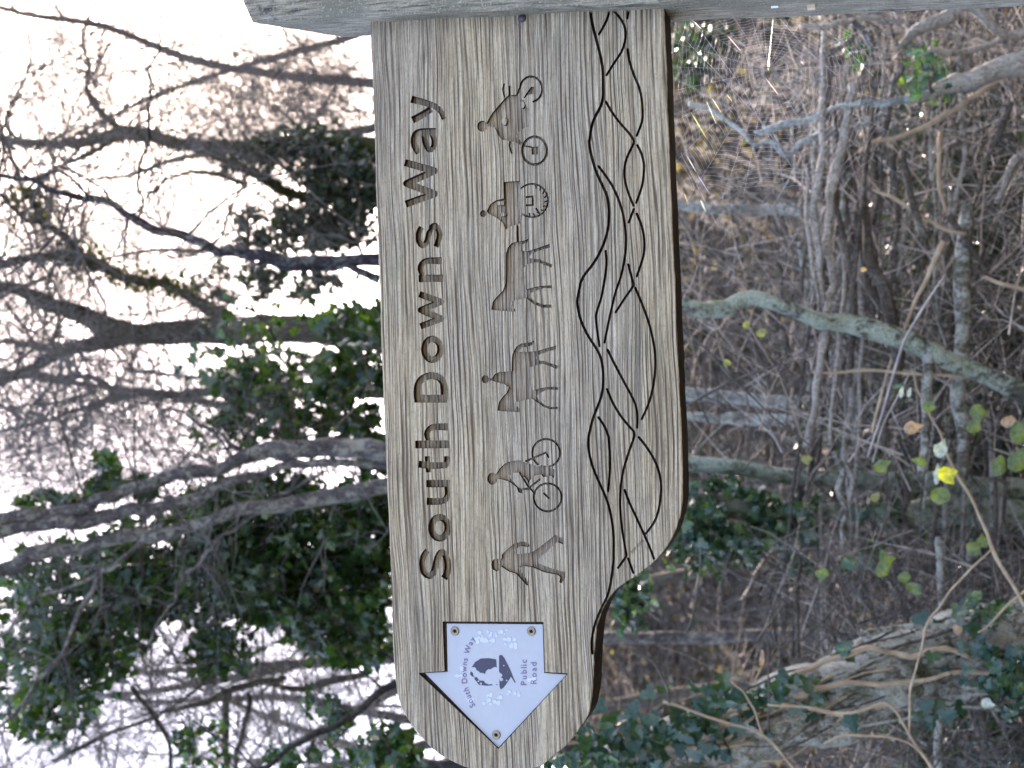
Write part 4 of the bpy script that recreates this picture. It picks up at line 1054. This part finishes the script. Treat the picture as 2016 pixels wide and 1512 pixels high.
ivy('small dark ivy tuft on the trunk beside the post', [(1360, 110, 34, 60, 6.5, 7.2, 160), (1400, 80, 40, 30, 6.5, 7.2, 60)], .055, L_IVYF)
ivy('dense low ivy at the far end of the leaning tree', [(1985, 1330, 60, 70, 2.75, 2.95, 60), (1960, 1210, 60, 40, 2.8, 2.95, 36), (1140, 1505, 120, 20, 2.7, 3.0, 110), (1830, 140, 70, 60, 3.2, 3.6, 60), (1700, 110, 40, 40, 3.4, 3.7, 24)], .030, L_IVYN)
ivy('near-black leaves added behind the hedge rods to darken its gaps', [(1900, 600, 170, 330, 4.6, 5.4, 1500), (1930, 1000, 140, 120, 4.5, 5.2, 500), (1880, 250, 160, 110, 4.6, 5.2, 420), (1700, 850, 110, 90, 4.8, 5.4, 260), (1900, 1430, 150, 90, 3.6, 4.4, 420)], .05, L_IVYF)  # added dark leaves: they blacken the hedge gaps where only shade lies
# single ivy leaves on the leaning tree, large enough to tell apart
def leaf_mesh(outline, s, name, fold=.18):
    m = len(outline); V = [(u * s, (v) * s, s * fold * (abs(u) * 1.3 - (v - .4) ** 2)) for u, v in outline] + [(0, .42 * s, -.02 * s)]
    me = bpy.data.meshes.new(name); me.from_pydata(V, [], [(m, i, (i + 1) % m) for i in range(m)]); return me
IVYME = [leaf_mesh(IVY_O * np.array([a, 1]), b, 'ivy_leaf_mesh', f) for a, b, f in ((1, .030, .2), (.85, .038, .1), (1.1, .024, .3), (1, .033, .0))]
for m_ in IVYME: m_.materials.append(L_IVYN)
r4 = random.Random(8)
spotsL = []
for (cx, cy, sx, sy, n) in ((1230, 1450, 90, 45, 66), (1390, 1400, 90, 40, 54), (1330, 1440, 70, 50, 30), (1500, 1370, 50, 20, 14), (1560, 1340, 40, 14, 8), (1400, 1480, 60, 26, 12), (1620, 1390, 60, 30, 9), (1930, 1290, 60, 30, 24), (1840, 1400, 60, 14, 7), (1200, 1490, 60, 20, 16), (1960, 1340, 40, 24, 14), (1660, 1280, 30, 8, 3), (1870, 1220, 50, 14, 6)):
    for _ in range(n): spotsL.append((r4.gauss(cx, sx * .6), r4.gauss(cy, sy * .6)))
for (x, y) in spotsL:
    me = r4.choice(IVYME); o_ = bpy.data.objects.new('ivy_leaf', me)
    p = P(x, y, 2.88 + r4.uniform(-.10, .05))
    nrm = Vector((r4.gauss(0, .5), -1 + r4.gauss(0, .3), r4.gauss(.3, .5))).normalized()
    tip = Vector((r4.gauss(0, .6), 0, r4.gauss(-.6, .5))); tip = (tip - nrm * tip.dot(nrm)).normalized(); sd = tip.cross(nrm)
    o_.matrix_local = Matrix.Translation(p - T6.location) @ Matrix((sd, tip, nrm)).transposed().to_4x4()
    COL.objects.link(o_); o_.parent = T6

# ================================================================== laid hedge
hb = P(1700, 600, 3.5)
H = thing('dead_hedge', Vector((hb.x, hb.y, hz(hb.x, hb.y))), 'dead hedge of long level rods and stubs between the trunks below the arm', 'hedge')
RODS = [
 ([(1622, 60, 8), (1620, 83, 12), (1622, 173, 12), (1619, 276, 13), (1613, 345, 15), (1604, 407, 16), (1608, 470, 16), (1612, 518, 14), (1622, 590, 13)], 1),
 ([(1677, 165, 19), (1674, 200, 18), (1668, 242, 17), (1655, 290, 22), (1641, 362, 20), (1634, 400, 16), (1631, 431, 17), (1630, 480, 17), (1638, 530, 17), (1639, 564, 17), (1632, 598, 15), (1624, 640, 16), (1618, 700, 15), (1610, 760, 15), (1598, 820, 14), (1587, 880, 13)], 1),
 ([(1706, 300, 14), (1700, 380, 15), (1702, 431, 15), (1712, 500, 20), (1727, 540, 24), (1745, 590, 26), (1758, 640, 26), (1766, 691, 28), (1758, 760, 26), (1742, 820, 22), (1735, 880, 18)], 0),
 ([(1651, 470, 9), (1662, 536, 10), (1658, 622, 9), (1650, 690, 9), (1641, 760, 9), (1637, 880, 8)], 1),
 ([(1905, 400, 26), (1898, 519, 32), (1894, 622, 30), (1890, 726, 30), (1889, 795, 30), (1896, 860, 26), (1893, 945, 26)], 2),
 ([(1825, 680, 20), (1828, 730, 20), (1825, 800, 22), (1820, 860, 18), (1817, 930, 18)], 2),
 ([(1852, 1060, 16), (1853, 1140, 16), (1850, 1215, 15)], 2), ([(1852, 1385, 17), (1848, 1440, 15), (1850, 1530, 14)], 2),
 ([(1930, 1400, 12), (1938, 1460, 13), (1940, 1540, 12)], 0), ([(1574, 1090, 9), (1570, 1200, 10), (1576, 1320, 9)], 0),
 ([(1586, 320, 6), (1590, 420, 8), (1600, 520, 9), (1610, 600, 8)], 1), ([(1725, 150, 6), (1715, 260, 9), (1700, 350, 9), (1688, 480, 9), (1680, 600, 8)], 0),
 ([(1640, 200, 8), (1648, 300, 8), (1650, 400, 10), (1672, 520, 10), (1680, 640, 12), (1672, 760, 12)], 0),
 ([(1965, 155, 10), (1900, 200, 11), (1851, 235, 12), (1790, 262, 10), (1734, 276, 10), (1690, 300, 8)], 3), ([(1860, 420, 8), (1850, 350, 9), (1852, 260, 9)], 3),
 ([(1780, 300, 12), (1788, 360, 15), (1800, 420, 15), (1826, 470, 14)], 0), ([(1720, 370, 5), (1770, 400, 8), (1840, 440, 7), (1900, 460, 7)], 3),
 ([(1855, 480, 12), (1820, 560, 8), (1790, 620, 7), (1745, 740, 6), (1720, 850, 6)], 3), ([(1870, 420, 14), (1905, 480, 10), (1940, 540, 8)], 0),
 ([(1745, 610, 16), (1730, 585, 18), (1715, 566, 16)], 0),
 ([(1940, 550, 8), (1980, 560, 9), (2040, 575, 9)], 3), ([(1600, 735, 5), (1700, 728, 6), (1830, 740, 7), (1960, 745, 7)], 3),
]
RM = [B_RODD, B_ROD, B_IVYT, TW_T]
for i, (q, m_) in enumerate(RODS):
    mb = MB(); limb(mb, q, 3.28 + .03 * (i % 5), 8, .1, 5, seed=i, wob=.003); link('rod', mb, RM[m_], H, True)
r5 = random.Random(15)
for i in range(90):
    if i < 52: x0 = r5.gauss(1665, 48)
    elif i < 74: x0 = r5.gauss(1900, 60)
    else: x0 = r5.gauss(1780, 90)
    ya = r5.uniform(60, 1000) if i < 70 else r5.uniform(900, 1350); L = r5.uniform(180, 560); sl = r5.gauss(0, .10); w = r5.uniform(5, 14)
    q = [(x0 + sl * L * k / 5 + r5.gauss(0, 5), ya + L * k / 5, w * (1 - .08 * k)) for k in range(6)]
    mb = MB(); limb(mb, q, r5.uniform(3.5, 4.3), 6, .1, 4, seed=i, wob=.004); link('rod', mb, RM[r5.choice((0, 0, 1, 0, 2))], H, True)
mb = MB()
twig_at(mb, (1590, -40, 2060, 1560), (3.55, 4.9), 1300, (60, 340), (1.6, 5.0), (.2, .9), 1, 31, 0, .16, kids=(2,))
twig_at(mb, (1700, -40, 2060, 1560), (4.4, 5.4), 380, (80, 340), (3, 9), (.1, 1.0), 1, 32, 0, .16, kids=(2,))
link('twigs', mb, TW_B, H, kind='stuff')
mb = MB(); twig_at(mb, (1330, 60, 2060, 1100), (3.45, 5.0), 330, (60, 330), (2, 5), (.3, .9), 2, 33, 0, .14, kids=(2, 2))
twig_at(mb, (1580, -40, 2060, 1560), (3.45, 4.0), 260, (80, 380), (2, 5.5), (.2, .9), 1, 36, 0, .13, kids=(2,))
link('twigs', mb, TW_H, H, kind='stuff')
# pale lichened fallen boughs caught in the hedge
for i, (q, lab) in enumerate([
 ([(1486, 262, 5), (1500, 258, 12), (1530, 250, 14), (1562, 242, 15), (1590, 235, 13), (1613, 229, 13), (1650, 210, 9), (1690, 202, 13), (1734, 206, 14), (1775, 196, 15), (1820, 182, 18)], 'white lichened bough broken in segments, upper one beside the spider web'),
 ([(1355, 204, 9), (1400, 218, 8), (1450, 250, 8), (1486, 284, 9), (1520, 280, 9), (1545, 306, 12), (1575, 285, 14), (1620, 266, 15), (1680, 250, 12), (1740, 225, 12)], 'white lichened zigzag bough just under the spider web'),
 ([(1660, 22, 9), (1680, 42, 11), (1680, 72, 10), (1655, 92, 11), (1631, 107, 12), (1617, 128, 9), (1606, 170, 8)], 'mauve-grey forked stick nearest the post'),
 ([(1680, 40, 10), (1700, 62, 13), (1712, 88, 12), (1722, 98, 10)], 'short mauve-grey stick joining the forked one by the post'),
 ([(1575, 52, 9), (1620, 52, 12), (1665, 42, 11), (1730, 38, 10), (1780, 44, 9)], 'pale stick lying straight along the post edge'),
 ([(1782, 122, 12), (1768, 150, 13), (1756, 180, 11), (1745, 240, 10), (1730, 290, 10)], 'white-topped bent stick in the middle of the hedge'),
 ([(2060, 122, 52), (2000, 128, 48), (1941, 146, 44), (1900, 160, 38), (1872, 168, 34), (1830, 182, 20), (1790, 200, 14)], 'thick brown bough entering at the lower edge beside the post'),
 ([(2060, 55, 22), (1980, 70, 18), (1907, 12, 26), (1860, 34, 28), (1820, 54, 26), (1790, 72, 20), (1770, 90, 12)], 'brown bough with side shoots next to the post foot'),
 ([(2040, 50, 12), (1985, 70, 14), (1950, 90, 14), (1890, 100, 12), (1860, 105, 14), (1830, 98, 10)], 'curved brown shoot under the bough by the post foot'),
 ([(1990, 200, 12), (1968, 260, 14), (1945, 310, 12), (1925, 380, 8)], 'grey pole slanting down through the dark of the hedge'),
 ([(2040, 290, 16), (2000, 310, 15), (1985, 350, 14), (1960, 400, 9)], 'tan crooked bough at the lower edge of the hedge'),
]):
    mb = MB(); c, r = limb(mb, q, 3.3 + .06 * (i % 3), 8, .16, 5, seed=i + 3, wob=.002); twigs_on(mb, c, r, 5, (.08, .3), .002, 1, seed=160 + i)
    link('fallen_bough', mb, (B_WHITE, B_WHITE, B_ASH, B_ASH, B_ROD, B_ASH, B_ROD, B_ROD, B_ROD, B_RODD, B_ROD)[i], None, True, lab, 'bough', loc=tuple(P(q[0][0], q[0][1], 3.35)))

# ================================================================== brambles
bp = P(1880, 930, 2.7)
BR = thing('bramble', Vector((bp.x, bp.y, hz(bp.x, bp.y))), 'bramble with a few large green, yellow and withered leaves in front of the hedge', 'bramble')
for q, mt in [([(1793, 722, 3), (1805, 760, 4), (1828, 811, 5), (1852, 858, 7), (1873, 912, 8), (1903, 965, 9), (1935, 1031, 10), (1962, 1096, 11), (2010, 1180, 10), (2060, 1260, 9)], TW_T),
              ([(1305, 1383, 8), (1380, 1405, 7), (1440, 1425, 7), (1491, 1444, 7), (1523, 1463, 8), (1564, 1515, 8), (1590, 1560, 8)], TW_T),
              ([(1440, 1342, 5), (1465, 1365, 5), (1482, 1394, 6), (1500, 1442, 5)], TW_T),
              ([(1509, 1386, 5), (1590, 1395, 6), (1660, 1404, 7), (1710, 1393, 7), (1748, 1388, 8), (1770, 1410, 8), (1791, 1449, 8), (1827, 1500, 9), (1860, 1560, 9)], TW_T),
              ([(1954, 1076, 4), (1910, 1125, 5), (1868, 1167, 5), (1840, 1205, 6), (1827, 1231, 8), (1812, 1280, 6), (1800, 1326, 6), (1792, 1380, 6), (1790, 1450, 6)], TW_T),
              ([(1620, 1465, 5), (1660, 1450, 6), (1720, 1448, 6), (1780, 1460, 6), (1830, 1500, 6)], TW_T),
              ([(2050, 1140, 8), (2000, 1180, 7), (1950, 1225, 5), (1925, 1245, 4)], TW_T),
              ([(1510, 1250, 3), (1512, 1340, 4), (1513, 1440, 4)], TW_B), ([(1380, 1080, 4), (1370, 1180, 5), (1352, 1250, 5)], TW_B),
              ([(1240, 1272, 4), (1290, 1310, 7), (1310, 1350, 8), (1318, 1385, 6)], TW_B),
              ([(1340, 640, 4), (1400, 700, 6), (1460, 760, 6), (1530, 830, 6), (1600, 880, 5)], TW_B), ([(1350, 800, 8), (1420, 762, 8), (1490, 730, 6), (1600, 700, 5)], TW_B),
              ([(1790, 740, 4), (1740, 830, 5), (1720, 910, 5)], TW_G), ([(1860, 540, 4), (1810, 620, 6), (1770, 700, 7), (1740, 800, 7), (1710, 900, 6)], TW_G)]:
    q = [(x_, y_, w_ * .78) for x_, y_, w_ in q]; mb = MB(); limb(mb, q, 2.7, 6, .14, 5, seed=len(q), wob=.0015); link('stem', mb, mt, BR, True)
OVM = {}
def big_leaf(x, y, wpx, hpx, mt, rot=0.0, tilt=0.0, d=2.65, lab=None):
    s = d / FPX; key = (mt.name, round(wpx / 6), round(hpx / 6))
    if key not in OVM:
        wpx *= .86; hpx *= .86; out = OVA_O * np.array([wpx * s / .84, hpx * s]) * (1 + .10 * np.sin(np.arange(len(OVA_O)) * 2.7 + wpx))[:, None]; m = len(out)
        ring = [(u, v, .20 * wpx * s * math.sin(i * 1.3 + hpx)) for i, (u, v) in enumerate(out)]; ri2 = [(u * .5, hpx * s * .5 + (v - hpx * s * .5) * .55, .04 * wpx * s) for u, v, _ in ring]
        V_ = ring + ri2 + [(0, hpx * s * .5, .0)]
        me = bpy.data.meshes.new('bramble_leaf_mesh'); me.from_pydata(V_, [], [(i, (i + 1) % m, m + (i + 1) % m, m + i) for i in range(m)] + [(2 * m, m + i, m + (i + 1) % m) for i in range(m)])
        me.materials.append(mt); me.polygons.foreach_set('use_smooth', [True] * len(me.polygons)); OVM[key] = me
    o_ = bpy.data.objects.new('leaf', OVM[key]); p = P(x, y, d)
    # rot: tip direction in the picture; 0 = world down
    tip = Vector((math.sin(rot), 0, -math.cos(rot))); nrm = Vector((math.sin(tilt) * .8, -1, .25)).normalized(); tip = (tip - nrm * tip.dot(nrm)).normalized()
    M_ = Matrix.Translation(p - tip * hpx * s * .5 - BR.location) @ Matrix((tip.cross(nrm), tip, nrm)).transposed().to_4x4()
    o_.matrix_local = M_; COL.objects.link(o_); o_.parent = BR
    if lab: o_['label'] = lab
r6 = random.Random(4)
for a in [(1829, 800, 26, 30, L_GRN, .3), (1796, 842, 30, 42, L_PNK, .2), (1926, 812, 34, 40, L_GRN, -.6), (1918, 838, 30, 38, L_GRN, .8), (1852, 884, 30, 42, L_BLU, 1.2), (1866, 936, 44, 40, L_YEL, .5), (1853, 976, 40, 46, L_GRN, .1),
          (1845, 935, 16, 44, L_BLU, 1.5), (1737, 916, 30, 34, L_GRN, .4), (1808, 908, 36, 22, L_GRN, 1.2), (1588, 905, 22, 26, L_OLV, .2), (1966, 918, 32, 52, L_GRN, 1.4), (2005, 905, 44, 60, L_GRN, 1.0), (2005, 850, 40, 54, L_GRN, 1.6), (1985, 830, 26, 34, L_PNK, .6),
          (1775, 772, 10, 28, L_BLU, 1.4), (1790, 772, 10, 26, L_BLU, 1.5), (1770, 760, 12, 30, L_IVYN, .2), (1724, 978, 20, 24, L_OLV, .5), (1618, 1130, 26, 34, L_GRN, .4), (1745, 1100, 44, 36, L_GRN, .2), (1738, 1120, 30, 34, L_GRN, 1.0), (1672, 1108, 30, 34, L_IVYN, .4),
          (1800, 1158, 40, 26, L_GRN, 1.2), (1782, 1135, 24, 30, L_GRN, .4), (1918, 1080, 36, 34, L_GRN, .7), (1935, 1065, 30, 30, L_GRN, 1.6), (1885, 1240, 24, 20, L_LIT if False else L_PNK, .4), (1945, 1385, 24, 30, L_BLU, 0), (1500, 1295, 12, 40, L_PNK, 1.5), (1660, 1275, 28, 30, L_IVYN, .4),
          (1625, 890, 16, 12, L_PNK, 1.1), (1500, 655, 20, 22, L_OLV, .4), (1470, 640, 18, 20, L_OLV, 1.2), (1430, 715, 18, 16, L_OLV, .2), (1700, 530, 12, 14, L_PNK, .2)]:
    big_leaf(*a[:6], tilt=r6.gauss(0, .4), d=2.62 + r6.uniform(0, .12), lab={'bramble_yellow': 'bright yellow leaf', 'bramble_withered': 'withered pinkish brown leaf', 'bramble_pale_underside': 'leaf turned to its pale underside'}.get(a[4].name))

# ================================================================== leaf litter, twigs on the bank
mb = MB(); r7 = random.Random(9); pts = []
while len(pts) < 20000:
    y = 3.2 + 13.5 * r7.random() ** 1.15; x = r7.uniform(-.34, .34) * y
    pts.append((x, y, hz(x, y) + r7.uniform(.005, .04)))
add_leaves(mb, pts, .075, LIT_O, r7, facing=(0, -.45, 1.0), hang=.2)
link('leaf_litter', mb, L_DEAD, None, kind='stuff', label='brown fallen leaves covering the bank', cat='leaves')
mb = MB()
twig_at(mb, (1150, 60, 1620, 1400), (5, 10), 260, (60, 300), (2, 6), (.3, .9), 2, 41, 0, .14, kids=(2, 2))
twig_at(mb, (1340, 400, 1620, 1000), (3.8, 6), 110, (60, 300), (2, 5), (.3, .9), 2, 42, 0, .14, kids=(2, 2))
twig_at(mb, (1480, 1080, 2050, 1240), (3.2, 4.2), 190, (60, 260), (2, 5), (0, .9), 1, 43, 0, .16, kids=(3,))
twig_at(mb, (1560, 1400, 2050, 1540), (2.9, 4.0), 150, (60, 260), (2, 5), (0, 1.2), 1, 44, 0, .22, kids=(3,))
link('undergrowth', mb, TW_B, None, kind='stuff', label='brown tangle of dead stems over the bank', cat='undergrowth')

# ================================================================== spider web
SILK = NT('spider_silk'); SILK.col((.55, .56, .62)); SILK.rough(.25, 1.0)
tr = SILK.N.new('ShaderNodeBsdfTranslucent'); tr.inputs[0].default_value = (.6, .6, .66, 1)
mx = SILK.N.new('ShaderNodeMixShader'); mx.inputs[0].default_value = .5; SILK.L.new(SILK.b.outputs[0], mx.inputs[1]); SILK.L.new(tr.outputs[0], mx.inputs[2]); SILK.L.new(mx.outputs[0], SILK.out.inputs[0])
SILK = SILK.m
YW = D + .035
hub = (1512, 138)
def wp(x, y, dy=0): return tuple(Py(x, y, YW + dy))
WB = thing('spider_web', Vector(wp(*hub)), 'round spider web glinting between the post and the underside of the arm', 'spider web')
r8 = random.Random(12); NR = 26; rad = []; angs = []
mbR = MB()
for k in range(NR):
    a = 2 * math.pi * k / NR + r8.gauss(0, .04); dx, dy = math.cos(a), math.sin(a)
    lim = 300 + 60 * math.sin(a * 3)
    if dy < 0: lim = min(lim, (hub[1] - 30) / max(1e-3, -dy))
    if dx < 0: lim = min(lim, (hub[0] - 1328) / max(1e-3, -dx))
    if dx > 0: lim = min(lim, 240 + 60 * dy)
    rad.append(lim); angs.append(a)
    mbR.tube([wp(hub[0] + dx * lim * t, hub[1] + dy * lim * t, .004 * math.sin(t * 3)) for t in np.linspace(.06, 1, 6)], [.00007] * 6, 3, cap=False)
link('radial_threads', mbR, SILK, WB)
mbS = MB(); turn = 0
while turn < 26:
    pts = []
    for k in range(NR + 1):
        kk = k % NR; f = .12 + .84 * (turn + k / NR) / 26
        rr_ = rad[kk] ** .55 * 300 ** .45 * f; ok = rr_ < rad[kk] * .98 and not (turn > 10 and r8.random() < .09)
        a = angs[kk] + (2 * math.pi if k == NR else 0)
        if ok: pts.append((hub[0] + rr_ * math.cos(a), hub[1] + rr_ * math.sin(a)))
        if (not ok or k == NR) and len(pts) > 1:
            q = []
            for i in range(len(pts) - 1):
                for t in (0, .33, .67):
                    x = pts[i][0] * (1 - t) + pts[i + 1][0] * t; y = pts[i][1] * (1 - t) + pts[i + 1][1] * t
                    sg = 4 * t * (1 - t) * .018; x += (hub[0] - x) * sg; y += (hub[1] - y) * sg; q.append((x, y))
            q.append(pts[-1]); mbS.tube([wp(*z_) for z_ in q], [.00006] * len(q), 3, cap=False); pts = []
        elif not ok: pts = []
    turn += 1
link('spiral_threads', mbS, SILK, WB)
for q in ([(1330, 60), (1400, 130), (1500, 240), (1560, 330)], [(1360, 36), (1460, 170), (1530, 300)], [(1590, 28), (1640, 70), (1720, 150)], [(1535, 36), (1590, 100), (1650, 150)], [(1340, 300), (1380, 380), (1410, 440)]):
    mb = MB(); mb.tube([wp(*z_, .006) for z_ in q], [.0001] * len(q), 3, cap=False); link('anchor_thread', mb, SILK, WB)
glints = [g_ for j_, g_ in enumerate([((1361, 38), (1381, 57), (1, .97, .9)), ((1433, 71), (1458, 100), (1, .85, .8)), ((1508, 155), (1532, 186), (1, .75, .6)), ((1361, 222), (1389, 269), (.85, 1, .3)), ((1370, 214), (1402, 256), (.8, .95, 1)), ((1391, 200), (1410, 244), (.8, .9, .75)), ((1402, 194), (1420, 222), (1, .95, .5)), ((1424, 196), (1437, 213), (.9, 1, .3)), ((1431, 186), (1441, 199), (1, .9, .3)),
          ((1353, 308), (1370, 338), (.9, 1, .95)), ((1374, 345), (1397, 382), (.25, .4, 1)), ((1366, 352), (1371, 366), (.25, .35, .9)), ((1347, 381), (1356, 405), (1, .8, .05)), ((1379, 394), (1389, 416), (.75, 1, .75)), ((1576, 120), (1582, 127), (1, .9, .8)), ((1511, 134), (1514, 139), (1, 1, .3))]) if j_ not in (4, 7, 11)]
for i, (a, b, c) in enumerate(glints):  # sun glints imitated by short thick threads of tinted silk
    mt = NT('painted_glint_silk'); c = tuple(.35 + .5 * v_ for v_ in c); mt.col(c); mt.rough(.15, 1.0)
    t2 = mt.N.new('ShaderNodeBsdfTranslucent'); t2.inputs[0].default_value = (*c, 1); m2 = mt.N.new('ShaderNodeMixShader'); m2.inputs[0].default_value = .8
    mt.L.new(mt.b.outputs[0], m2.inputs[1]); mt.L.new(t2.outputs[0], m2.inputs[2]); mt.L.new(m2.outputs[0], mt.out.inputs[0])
    mb = MB(); p, q = np.array(wp(*a, -.004)), np.array(wp(*b, -.004)); c_ = 0; k = .0006 if i in (0, 10) else .00035
    mb.tube([p, p * .6 + q * .4, q], [k * .3, k, k * .3], 5); link('painted_glint', mb, mt.m, WB)
